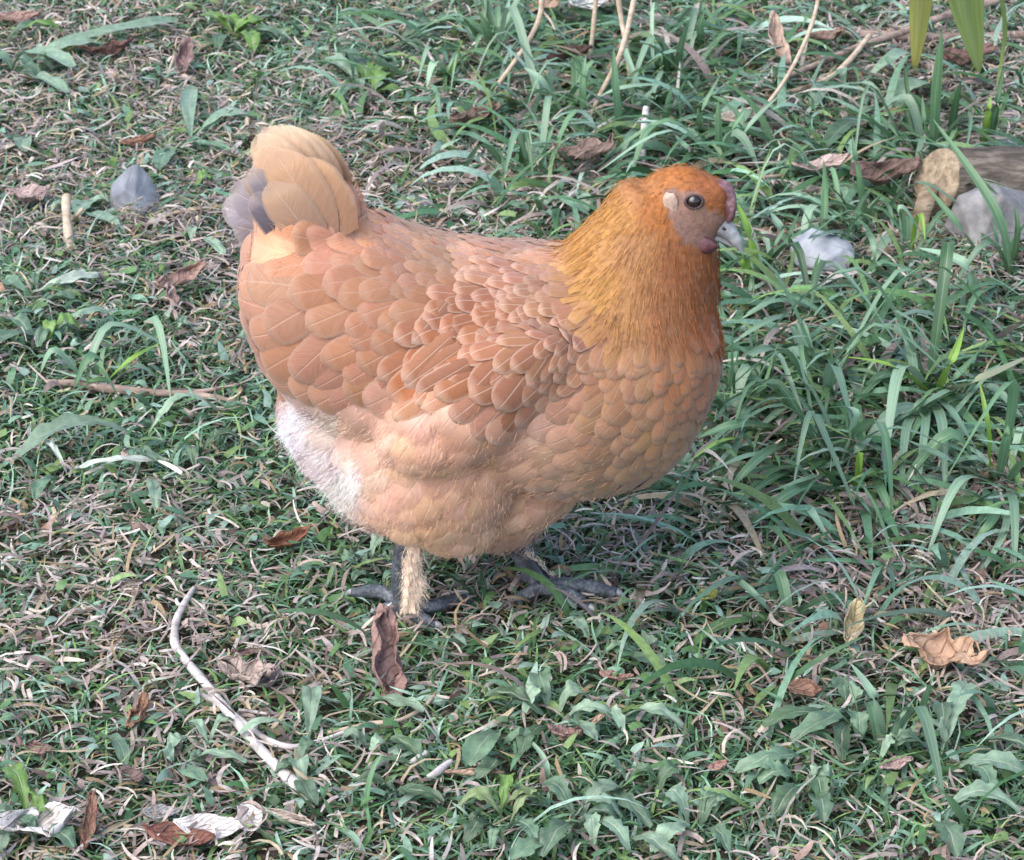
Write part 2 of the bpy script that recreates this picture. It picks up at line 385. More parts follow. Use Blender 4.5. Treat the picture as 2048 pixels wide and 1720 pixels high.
# fields over the plumage, read off the photograph: px, py, flow (dx, dy), length m, width m, colour, fluff 0..1
GOLD = lin(216, 160, 84); ORNG = lin(200, 126, 58); RUST = lin(164, 102, 60); BUFF = lin(194, 138, 100); PINK = lin(206, 156, 120)
PALE = lin(220, 178, 140); CREAM = lin(240, 214, 192); WHT = lin(252, 244, 240); BRST = lin(196, 144, 100)
FIELD = [
 (1350, 345, -1, .1, .009, .0035, ORNG, 0), (1420, 365, -.8, -.1, .007, .003, lin(182, 112, 62), 0), (1270, 375, -.75, .6, .014, .005, lin(200, 138, 80), 0),
 (1310, 420, -.4, .9, .014, .005, ORNG, 0), (1230, 430, -.65, .75, .022, .007, GOLD, 0), (1270, 500, -.35, .95, .028, .008, lin(202, 146, 88), 0),
 (1360, 520, -.1, 1, .022, .007, lin(180, 114, 66), 0), (1420, 560, .05, 1, .024, .008, RUST, 0), (1170, 500, -.8, .5, .030, .009, GOLD, 0), (1200, 580, -.5, .85, .032, .009, GOLD, 0),
 (1250, 640, -.25, 1, .034, .009, lin(204, 150, 90), 0), (1330, 640, -.05, 1, .030, .009, lin(188, 128, 80), 0), (1425, 660, 0, 1, .028, .011, lin(184, 112, 64), 0),
 (1360, 740, -.15, 1, .028, .013, lin(192, 128, 80), 0), (1430, 740, -.1, 1, .026, .013, lin(184, 118, 74), 0), (1280, 740, -.5, .85, .026, .014, BRST, 0),
 (1180, 720, -.8, .6, .022, .013, BUFF, .1), (1370, 860, -.5, .85, .026, .015, BRST, 0), (1280, 830, -.8, .6, .030, .019, BRST, 0), (1200, 850, -.95, .35, .032, .021, lin(206, 154, 112), .1), (1100, 890, -1, .2, .036, .024, PALE, .3),
 (1260, 930, -.9, .4, .030, .019, lin(196, 150, 112), .1), (1130, 960, -1, .3, .032, .022, lin(204, 160, 124), .35), (1060, 1010, -.8, .6, .03, .02, lin(208, 168, 130), .7),
 (1080, 470, -1, .02, .030, .013, PINK, 0), (980, 485, -1, .05, .030, .014, PINK, 0), (860, 460, -1, .0, .026, .014, PINK, .1), (760, 430, -1, -.1, .028, .016, PINK, .1),
 (900, 530, -1, .2, .026, .015, lin(200, 146, 102), .1), (820, 530, -1, .2, .030, .018, BUFF, 0), (740, 480, -1, .05, .036, .022, BUFF, 0), (690, 420, -1, -.25, .034, .022, PINK, 0),
 (1100, 570, -.85, .5, .022, .012, PINK, 0), (1040, 540, -.95, .3, .032, .015, lin(212, 152, 112), 0), (1130, 650, -.85, .5, .022, .013, BUFF, 0), (1020, 620, -.87, .5, .030, .0165, lin(198, 132, 90), 0), (1080, 720, -.83, .55, .028, .0165, BUFF, 0),
 (940, 620, -.88, .48, .034, .0185, lin(200, 132, 88), 0), (900, 690, -.82, .57, .042, .020, lin(200, 128, 82), 0), (960, 740, -.78, .62, .038, .021, lin(188, 124, 84), 0), (850, 740, -.75, .65, .055, .022, lin(198, 126, 78), 0), (1040, 795, -.75, .65, .04, .026, lin(184, 124, 88), 0),
 (740, 560, -.98, .25, .038, .026, BUFF, 0), (650, 500, -1, -.1, .046, .032, BUFF, 0), (580, 490, -.9, -.45, .048, .036, PINK, 0), (650, 430, -.8, -.6, .042, .032, BUFF, 0), (600, 440, -.75, -.7, .044, .034, BUFF, 0), (555, 440, -.6, -.8, .044, .036, lin(192, 154, 126), 0), (560, 570, -1, .1, .050, .037, PINK, 0), (650, 600, -.97, .2, .052, .037, BUFF, 0), (760, 630, -.9, .4, .036, .024, BUFF, 0),
 (520, 640, -.98, .2, .045, .034, lin(206, 150, 114), 0), (600, 680, -.95, .3, .05, .037, BUFF, 0), (700, 690, -.9, .45, .046, .032, lin(198, 140, 100), 0), (780, 730, -.85, .55, .036, .022, BUFF, .1), (560, 750, -.9, .4, .045, .032, BUFF, 0), (660, 770, -.85, .5, .042, .03, BUFF, .1), (740, 780, -.85, .5, .036, .026, BUFF, .1), (600, 785, -.9, .4, .04, .03, BUFF, 0),
 (600, 835, -.85, .5, .03, .026, WHT, 1), (660, 850, -.8, .6, .03, .026, lin(240, 220, 200), 1), (570, 870, -.8, .6, .03, .026, WHT, 1), (640, 930, -.75, .7, .03, .026, lin(246, 230, 218), 1), (720, 840, -.75, .65, .034, .03, lin(226, 188, 148), .75), (800, 835, -.7, .7, .034, .03, PALE, .8), (900, 830, -.65, .75, .034, .028, PALE, .7), (700, 960, -.6, .8, .03, .026, CREAM, .9),
 (850, 900, -.55, .85, .032, .028, lin(222, 178, 136), .75), (780, 1000, -.5, .85, .03, .026, PALE, .8), (930, 865, -.6, .8, .032, .026, lin(216, 168, 126), .6), (940, 960, -.6, .8, .03, .025, lin(218, 174, 134), .65), (880, 1050, -.3, 1, .028, .024, lin(214, 172, 128), .8), (980, 1050, -.3, .95, .028, .024, lin(210, 170, 132), .8), (1010, 905, -.75, .6, .034, .026, lin(212, 166, 126), .5)]
def inpoly(x, y, P):
    c = False; j = len(P) - 1
    for i in range(len(P)):
        if (P[i][1] > y) != (P[j][1] > y) and x < (P[j][0] - P[i][0]) * (y - P[i][1]) / (P[j][1] - P[i][1]) + P[i][0]: c = not c
        j = i
    return c
WINGP = [(1180, 520), (1195, 700), (1090, 840), (1000, 850), (880, 800), (800, 800), (790, 740), (860, 640), (960, 540), (1060, 510)]
def tone(c):
    m = sum(c) / 3; return tuple(x * k * (1.0 if m > .6 else .92) for x, k in zip(c, (.74, .735, .82)))
def shade(f):
    "feather colour of each tract: wing deepest, rump a little deeper, thigh pale, upper back lightened by painted sky light"
    r, g, b = tone(f[6])
    if inpoly(f[0], f[1], WINGP): k = (.84, .79, .78)
    elif f[7] >= .5: k = (1.55, 1.52, 1.66) if sum(f[6]) < 2.1 else (1.1, 1.1, 1.1)
    elif f[7] >= .25: k = (1.3, 1.28, 1.36)
    elif f[0] < 1110 and f[1] < 492: k = (1.75, 1.7, 1.66)  # overhead sky light on the upper back put into its feather colour
    elif f[0] < 800: k = (.98, .96, .98)
    else: k = (1, 1, 1)
    return tuple(min(.88, x * y) for x, y in zip((r, g, b), k))
FA = np.array([[f[0], f[1], f[2], f[3], f[4], f[5], *shade(f), f[7]] for f in FIELD])
def field(p):
    px, py = proj((p[0], -abs(p[1]), p[2]))
    d2 = (FA[:, 0] - px) ** 2 + (FA[:, 1] - py) ** 2; wt = 1 / (d2 + 300.0) ** 1.9; wt /= wt.sum()
    return px, py, wt @ FA[:, 2:]
FACE = [(1328, 384), (1345, 378), (1372, 380), (1398, 384), (1410, 398), (1414, 416), (1440, 428), (1475, 436), (1478, 505), (1400, 498), (1370, 486), (1350, 462), (1334, 425)]
def in_face(p):
    c, s = math.cos(-HEADYAW), math.sin(-HEADYAW); v = Vector(p) - HC
    if v.length > .07: return False
    q = Vector((v.x * c - v.y * s, v.x * s + v.y * c, v.z)); q.y = -abs(q.y)      # mirror in the head's own plane
    c, s = math.cos(HEADYAW), math.sin(HEADYAW); q = HC + Vector((q.x * c - q.y * s, q.x * s + q.y * c, q.z))
    px, py = proj(q); return inpoly(px, py, FACE)
def paint_body():
    c = np.ones((len(BV), 4), np.float32)
    for i, p in enumerate(BV):
        if in_face(p): c[i, :3] = lin(132, 102, 88)
        else: c[i, :3] = np.array(field(p)[2][4:7]) * 0.8
    a = body_me.attributes.new('Col', 'FLOAT_COLOR', 'POINT'); a.data.foreach_set('color', c.ravel())
paint_body()

# ------------------------------------------------------------------ hen: feathers
def fwidth(s, point):
    if point: return (0.5 + 0.5 * np.minimum(s / 0.35, 1)) * np.clip(1 - np.clip((s - .45) / .55, 0, 1) ** 1.7, 0.06, 1)
    return (0.6 + 0.4 * np.sin(np.minimum(s / 0.5, 1) * math.pi / 2)) * np.sqrt(np.clip(1 - np.clip((s - .64) / .36, 0, 1) ** 2.2, 0.012, 1))
def feather_on_body(p, t, L, W, na, nc, lift, camber, point, side=0.0):
    "a vane lying on the body, its base under its neighbours, tip a little raised"
    q, n, _, _ = BVH.find_nearest(p); t = (t - n * t.dot(n)).normalized(); b = n.cross(t)
    V = []; uv = []
    for i in range(na + 1):
        s = 1 - (1 - i / na) ** (1.0 if point else 1.5); wv = float(fwidth(np.array(s), point)) * W / 2
        for k in range(nc + 1):
            c = 2 * k / nc - 1
            r = q + t * (L * (s - .38) - abs(c) ** 2 * (0.0 if point else .02) * L * s) + b * (wv * c + side * L * s * s)
            g, gn, _, _ = BVH.find_nearest(r)
            gn = (gn * 0.5 + n * 0.5).normalized()
            yy = wv * c / (W / 2); h = -.0022 + lift * s ** 1.1 - lift * .9 * max(0, (s - .8) / .2) ** 2 * .6 + camber * W * (1 - yy * yy) * (0.35 + s)
            V.append(g + gn * h); uv.append((k / nc, s))
    return V, uv
def sample_body(N):
    me = body_me; me.calc_loop_triangles()
    T = np.array([t.vertices[:] for t in me.loop_triangles]); P = np.array([v[:] for v in BV])
    A, B, C = P[T[:, 0]], P[T[:, 1]], P[T[:, 2]]; ar = np.linalg.norm(np.cross(B - A, C - A), axis=1)
    i = RNG.choice(len(T), N, p=ar / ar.sum()); u = np.sqrt(RNG.random(N))[:, None]; v = RNG.random(N)[:, None]
    nn = np.cross(B - A, C - A); nn /= np.linalg.norm(nn, axis=1)[:, None] + 1e-12
    return A[i] * (1 - u) + B[i] * u * (1 - v) + C[i] * u * v, nn[i]
def scatter():
    P, Nn = sample_body(45000); cell = {}; cs = .03; acc = []
    for p, n in zip(P, Nn):
        px, py, f = field(p); W = f[3]
        if in_face(p): continue
        r = W * (0.60 if W > .02 else (.54 if W > .012 else .5)); r = max(r, .0032)
        k = (int(p[0] // cs), int(p[1] // cs), int(p[2] // cs)); ok = True
        for a in (-1, 0, 1):
            for b in (-1, 0, 1):
                for c in (-1, 0, 1):
                    for (q, rq) in cell.get((k[0] + a, k[1] + b, k[2] + c), ()):
                        rr = min(r, rq)
                        if (q[0] - p[0]) ** 2 + (q[1] - p[1]) ** 2 + (q[2] - p[2]) ** 2 < rr * rr: ok = False; break
                    if not ok: break
                if not ok: break
            if not ok: break
        if ok and f[6] > .72 and random.random() < .5: continue
        if ok:
            cell.setdefault(k, []).append((p, r)); acc.append((p, n, px, py, f))
    return acc
def flow3(f):
    return Vector((f[0], 0, -f[1] / CO))
class Acc:
    def __init__(s): s.V = []; s.F = []; s.C = []; s.U = []; s.n = 0
    def add(s, V, F, C, U):
        s.V.append(np.array([v[:] for v in V])); s.F.append(F + s.n); s.C.append(C); s.U.append(np.array(U)); s.n += len(V)
    def mesh(s, name): return npmesh(name, np.concatenate(s.V), np.concatenate(s.F), np.concatenate(s.C), np.concatenate(s.U))
def dress():
    acc = scatter(); near = []
    hk, pl, sf = Acc(), Acc(), Acc()
    for it in acc:
        p, n, px, py, f = it; view = (Vector(p) - CAM).normalized(); facing = -view.dot(Vector(n))
        it_score = f[2] * f[3] * max(facing, 0) if f[3] > .0125 and f[6] <= .22 else 0
        near.append(it_score)
    order = np.argsort(near)[::-1]; single = set(int(i) for i in order[:290] if near[i] > 0)
    for i, (p, n, px, py, f) in enumerate(acc):
        L, W = f[2] * random.uniform(.82, 1.22), f[3] * random.uniform(.82, 1.2); col = np.array(f[4:7]) * random.uniform(.86, 1.12)
        col = col * np.array([1, random.uniform(.95, 1.05), random.uniform(.9, 1.08)])
        wing = inpoly(px, py, WINGP); fl = f[6]
        t = flow3(f) + Vector((random.gauss(0, .14), random.gauss(0, .14), random.gauss(0, .14))) * (1 + 1.2 * fl) * (.7 if wing else 1)
        point = W < .0115
        na, nc = (4, 2) if W < .006 else ((5, 2) if point else (9, 6))
        lift = (.0012 if W < .006 else .0022) if point else .0036 + (.10 if W > .02 else .06) * W - .001 * fl
        if wing: lift += .0014
        V, uv = feather_on_body(Vector(p), t, L * 1.35, W * 1.12, na, nc, lift * random.uniform(.7, 1.3), (.05 if point else .075), point, random.uniform(-.06, .06))
        F = grid_faces(na, nc); C = np.repeat(col[None], len(V), 0)
        if i in single:
            me = npmesh('feather', np.array([v[:] for v in V]), F, C, np.array(uv))
            link('wing_feather' if wing else 'feather', me, M['wingf'] if wing else M['feather'], hen)
        elif fl > .22: sf.add(V, F, C, uv)
        elif point: hk.add(V, F, C, uv)
        else: pl.add(V, F, C, uv)
    tag(link('hackle_feathers', hk.mesh('hackle_feathers'), M['hackle'], hen), kind='stuff')
    tag(link('small_feathers', pl.mesh('small_feathers'), M['feather'], hen), kind='stuff')
    tag(link('soft_feathers', sf.mesh('soft_feathers'), M['softf'], hen), kind='stuff')
    print('feathers', len(acc), len(single))
dress()

def strands(P, D, L, W, C, seg=3, droop=None, curl=0.0):
    "many thin tapering hairs as one mesh; P base, D direction, arrays"
    n = len(P); D = D / (np.linalg.norm(D, axis=1)[:, None] + 1e-9)
    side = np.cross(D, RNG.normal(size=(n, 3))); side /= np.linalg.norm(side, axis=1)[:, None] + 1e-9
    V = np.zeros((n, seg + 1, 2, 3)); q = P.copy(); d = D.copy(); bend = RNG.normal(size=(n, 3)) * curl
    for k in range(seg + 1):
        wk = (W * (1 - .85 * k / seg) / 2)[:, None]
        V[:, k, 0] = q - side * wk; V[:, k, 1] = q + side * wk
        q = q + d * (L / seg)[:, None]; d = d + bend
        if droop is not None: d = d + droop
        d /= np.linalg.norm(d, axis=1)[:, None]
    base = (np.arange(n) * (seg + 1) * 2)[:, None]; ks = np.arange(seg)[None, :] * 2
    i = (base + ks).ravel(); F = np.stack([i, i + 1, i + 3, i + 2], 1)
    return V.reshape(-1, 3), F, np.repeat(C, (seg + 1) * 2, 0)
def down():
    P, N = sample_body(330000); keep = []; D = []; C = []; L = []
    for p, n in zip(P, N):
        px, py, f = field(p)
        if f[6] < .12 or in_face(p): continue
        if random.random() > min(1, f[6] ** 1.5 * 1.3): continue
        t = flow3(f); nv = Vector(n); t = (t - nv * t.dot(nv)).normalized()
        cl = noise.noise_vector(Vector(p) * 75.0) * .75; d = t + cl + nv * (random.uniform(.15, .5) + .25 * noise.noise(Vector(p) * 60.0)) + Vector((random.gauss(0, .16), random.gauss(0, .16), random.gauss(0, .16)))
        keep.append(np.array(p) + np.array(n) * random.uniform(-.001, .0045)); D.append(d[:]); C.append(np.minimum(f[4:7] * random.uniform(1.0, 1.25), .86)); L.append(random.uniform(.006, .016) * (.45 + .7 * f[6]))
    n = len(keep)
    V, F, CC = strands(np.array(keep), np.array(D), np.array(L), RNG.uniform(.00025, .0005, n), np.array(C), 3, None, .2)
    tag(link('down', npmesh('down', V, F, CC), M['fluff'], hen), kind='stuff')
    # short fibres breaking up the smooth neck and head
    P, N = sample_body(26000); keep = []; D = []; C = []; L = []
    for p, n in zip(P, N):
        px, py, f = field(p)
        if f[3] > .0125 or in_face(p): continue
        t = flow3(f); nv = Vector(n); t = (t - nv * t.dot(nv)).normalized()
        d = t + nv * random.uniform(.05, .16) + Vector((random.gauss(0, .1), random.gauss(0, .1), random.gauss(0, .1)))
        keep.append(np.array(p) + np.array(n) * random.uniform(.0005, .002)); D.append(d[:]); C.append(f[4:7] * random.uniform(.88, 1.12)); L.append(f[2] * random.uniform(.3, .65))
    V, F, CC = strands(np.array(keep), np.array(D), np.array(L), RNG.uniform(.0004, .0008, len(keep)), np.array(C), 3, None, .05)
    tag(link('hackle_barbs', npmesh('hackle_barbs', V, F, CC), M['fluff'], hen), kind='stuff')
down()

def free_feather(name, base, tip, W, n, bow, col, camber=.12, pt=False, mat='feather', tipcol=None, curve=0.0):
    "a feather standing clear of the body, bowed along its length"
    base, tip = Vector(base), Vector(tip); t = tip - base; L = t.length; t.normalize(); n = (Vector(n) - t * Vector(n).dot(t)).normalized(); b = n.cross(t)
    na, nc = 12, 6; V = []; uv = []; C = []
    for i in range(na + 1):
        s = 1 - (1 - i / na) ** (1.0 if pt else 1.5); wv = float(fwidth(np.array(s), pt)) * W / 2
        for k in range(nc + 1):
            c = 2 * k / nc - 1; e = 1 + .05 * noise.noise(Vector((i * .9, k * 2.1, base.x * 400 + tip.z * 300)))
            V.append(base + t * (L * s - abs(c) ** 2 * .01 * L * s) + b * (wv * c * e + curve * L * math.sin(math.pi * s)) + n * (bow * L * math.sin(math.pi * s * .9) + camber * W * (1 - (wv * c / (W / 2)) ** 2) - .10 * W * max(0, (s - .7) / .3) ** 2))
            uv.append((k / nc, s)); u = s ** 1.5
            C.append(np.array(col) * (1 - u) + np.array(tipcol if tipcol is not None else col) * u)
    return link(name, npmesh(name, np.array([v[:] for v in V]), grid_faces(na, nc), np.array(C), np.array(uv)), M[mat], hen)
def tail():
    A = lin(210, 170, 126); B = lin(236, 212, 176); G = lin(158, 146, 146); D = lin(132, 118, 114)
    nn = Vector((-.30, -1, .28))
    # far side of the tent-shaped tail, its inner shade painted as grey feather colour
    for (bx, by, tx, ty, y0, y1, W, c, tc) in ((610, 440, 488, 345, .016, .026, .036, G, lin(200, 176, 150)), (606, 455, 458, 378, .022, .040, .040, G, lin(186, 178, 180)),
                                     (602, 470, 442, 412, .026, .046, .040, G, lin(196, 190, 194)), (598, 480, 462, 450, .026, .044, .038, D, lin(160, 150, 152)), (596, 490, 494, 485, .022, .032, .032, D, D)):
        free_feather('tail_feather', hp(bx, by, y0), hp(tx, ty, y1), W, Vector((-.35, -1, .1)), -.06, tone(c), .1, tipcol=tone(tc))
    # near side: long upright vanes lying edge over edge, the ridge one first
    T = lin(192, 148, 116); U = lin(228, 194, 158)
    for (bx, by, tx, ty, y0, y1, W, c, tc, cv) in ((690, 410, 612, 284, .004, .008, .028, lin(170, 128, 94), lin(206, 166, 122), -.13), (684, 415, 592, 264, .000, .005, .032, lin(160, 120, 92), lin(220, 184, 140), -.13), (684, 422, 606, 292, -.020, -.008, .012, lin(40, 30, 26), lin(96, 72, 58), -.15),  # the narrow dark vane paints the shade in a gap between feathers
                                     (668, 430, 566, 253, -.010, -.002, .036, T, lin(236, 208, 172), -.12), (660, 440, 546, 250, -.014, -.007, .040, T, lin(236, 208, 172), -.10), (650, 450, 528, 254, -.019, -.012, .042, T, U, -.08), (638, 458, 514, 268, -.024, -.018, .042, lin(150, 116, 92), U, -.06),
                                     (632, 470, 522, 292, -.030, -.024, .042, T, lin(214, 174, 136), -.06), (596, 470, 503, 336, -.028, -.027, .026, lin(100, 92, 98), lin(150, 140, 146), -.02), (590, 490, 508, 385, -.031, -.031, .030, lin(96, 86, 92), lin(130, 120, 128), .0),  # the two grey vanes stand in for the tail's shaded hollow, shade in their colour
                                     (650, 480, 548, 300, -.036, -.029, .046, T, lin(208, 166, 128), -.06), (640, 500, 540, 362, -.038, -.034, .040, lin(180, 142, 116), lin(196, 158, 128), -.03), (690, 470, 590, 320, -.036, -.028, .046, lin(190, 144, 108), lin(206, 162, 122), -.07)):
        free_feather('tail_feather', hp(bx, by, y0), hp(tx, ty, y1), W, nn, .05, tone(c), .06, tipcol=tuple(x * .86 for x in tc), curve=cv)
tail()
def wing_tips():
    for (bx, by, tx, ty, W, c, off) in ((905, 660, 792, 778, .021, lin(176, 120, 84), .003), (900, 676, 806, 758, .020, lin(186, 128, 90), .006), (925, 700, 812, 772, .020, lin(178, 122, 86), .005), (940, 730, 836, 790, .020, lin(166, 112, 80), .003), (890, 610, 822, 690, .018, lin(176, 122, 90), .004)):
        P = []
        for (x, y, ex) in ((bx, by, 0.003), (tx, ty, off)):
            d = ray(x, y); h = BVH.ray_cast(CAM, d.normalized()); P.append(h[0] + h[1] * ex)
        free_feather('wing_feather', P[0], P[1], W, Vector((-.15, -1, .35)), .05, tone(c), .14, mat='wingf')
wing_tips()

# ------------------------------------------------------------------ hen: head details
def hit(px, py):
    h = BVH.ray_cast(CAM, ray(px, py).normalized()); return h[0], h[1]
def mirror_head(p):
    c, s = math.cos(HEADYAW), math.sin(HEADYAW); v = Vector(p) - HC; lx = v.x * c + v.y * s; ly = -v.x * s + v.y * c
    return hd(lx, -ly, v.z)
def blob(name, c, r, mat, axes=None, amp=.2, freq=200, seg=3):
    bm = bmesh.new(); bmesh.ops.create_icosphere(bm, subdivisions=seg, radius=1)
    for v in bm.verts:
        q = v.co.copy(); k = 1 + amp * noise.noise(q * 1.7 + Vector((c.x * 50, c.z * 90, 3)));
        u = Vector((q.x * r[0], q.y * r[1], q.z * r[2])) * k
        v.co = (axes @ u if axes else u) + c
    me = bpy.data.meshes.new(name); bm.to_mesh(me); bm.free(); return link(name, me, mat, hen)
def head():
    yaw = Matrix.Rotation(HEADYAW, 3, 'Z')
    p, n = hit(1388, 403)
    for side in (0, 1):
        e = p if side == 0 else mirror_head(p); nn = n if side == 0 else Vector((n.x, -n.y, n.z))
        ax = nn.to_track_quat('Z', 'Y').to_matrix()
        bm = bmesh.new(); bmesh.ops.create_uvsphere(bm, u_segments=20, v_segments=12, radius=.0064); bm.transform(Matrix.Translation(e - nn * .0026)); me = bpy.data.meshes.new('eye'); bm.to_mesh(me); bm.free()
        eo = link('eye', me, M['eye'], hen)
        # ring of bare lid round the eye
        V = []; F = []; n1, n2 = 24, 8
        for a in range(n1):
            th = 2 * math.pi * a / n1
            for b in range(n2):
                ph = 2 * math.pi * b / n2; rr = .0064 + .0012 * math.cos(ph)
                V.append(e + ax @ Vector((math.cos(th) * rr * 1.1, math.sin(th) * rr * .85, .0007 + .0013 * math.sin(ph))))
        for a in range(n1):
            for b in range(n2): F.append((a * n2 + b, ((a + 1) % n1) * n2 + b, ((a + 1) % n1) * n2 + (b + 1) % n2, a * n2 + (b + 1) % n2))
        link('eyelid', pymesh('eyelid', V, F), M['lid'], eo)
        q, nq = hit(1339, 402); q2, _ = hit(1345, 422)
        if side: q, q2 = mirror_head(q), mirror_head(q2)
        blob('ear_lobe', q.lerp(q2, .4) + nn * .0002, (.0056, .0022, .0110), M['lobe'], yaw @ Matrix.Rotation(R(-14), 3, 'Y'), .45)
        w_ = hd(.0155, (-.0165 if side == 0 else .0165), -.0285)
        blob('wattle', w_, (.0165, .0045, .0085), M['wattle'], yaw @ Matrix.Rotation(R(4), 3, 'Y'), .16)
    # comb: a low pebbly ridge from the beak up to the brow
    Q, rr = catmull([hd(.0265, 0, .0215), hd(.0335, 0, .0155), hd(.0375, 0, .006), hd(.0385, 0, -.004), hd(.0370, 0, -.0125)], [.002, .0042, .0048, .0048, .0040], 8)
    V, F = tube(Q, rr, 18, True, 1.0, 1.1, 4); link('comb', pymesh('comb', V, F), M['comb'], hen)
    # beak: upper hooked mandible over a shorter lower one
    def beak(name, P, rad, flat):
        Q, rr = catmull(P, rad, 6); V, F = tube(Q, rr, 14, True, flat); return link(name, pymesh(name, V, F), M['beak'], hen)
    up = beak('beak', [hd(.022, 0, -.0150), hd(.031, 0, -.0170), hd(.0395, 0, -.0225), hd(.0465, 0, -.0310), hd(.0515, 0, -.0405)], [.0095, .0090, .0072, .0044, .0005], .95)
    beak('lower_beak', [hd(.018, 0, -.0240), hd(.028, 0, -.0268), hd(.036, 0, -.0305), hd(.0425, 0, -.0350)], [.0080, .0066, .0045, .0008], .6)
    for s in (-1, 1):
        b = blob('nostril', hd(.0355, s * .0072, -.0165), (.0026, .0012, .0016), M['eye'], yaw @ Matrix.Rotation(R(35), 3, 'Y'), .1, seg=2)
head()

# ------------------------------------------------------------------ hen: legs
def limb(name, P, rad, mat, parent, n=12, wob=.1, flat=1.0):
    Q, rr = catmull(P, rad, 6); V, F = tube(Q, rr, n, True, flat, wob); return link(name, pymesh(name, V, F), mat, parent)
def tip_claw(P, parent, r):
    d = (P[-1] - P[-2]).normalized(); a = P[-1] - d * .003
    limb('claw', [a, a + d * .006 + Vector((0, 0, .0012)), a + d * .0125 + Vector((0, 0, -.004))], [r, r * .8, .0004], M['beak'], parent, 8, 0)
def scutes(P, rad, parent, cnt):
    "overlapping plates down the front of the shank"
    Q, rr = catmull(P, rad, 8); V = []; F = []
    for j in range(cnt):
        u = (j + .5) / cnt * (len(Q) - 1); i = int(u); p = Q[i].lerp(Q[min(i + 1, len(Q) - 1)], u - i); r = rr[i]
        t = (Q[min(i + 1, len(Q) - 1)] - Q[max(i - 1, 0)]).normalized(); f = Vector((1, -.5, 0)); f = (f - t * f.dot(t)).normalized(); b = t.cross(f)
        o = len(V); h = (Q[0] - Q[-1]).length / cnt * .62
        for ii in range(3):
            for k in range(7):
                th = (k / 6 - .5) * 2.6; s = (ii - 1) * h
                V.append(p + t * s + (f * math.cos(th) + b * math.sin(th)) * (r * 1.03 + (.0007 if ii == 1 else (-.0004 if ii == 0 else .0010))))
        for ii in range(2):
            for k in range(6): a = o + ii * 7 + k; F.append((a, a + 1, a + 8, a + 7))
    tag(link('shank_scales', pymesh('shank_scales', V, F), M['scale'], parent), kind='stuff')
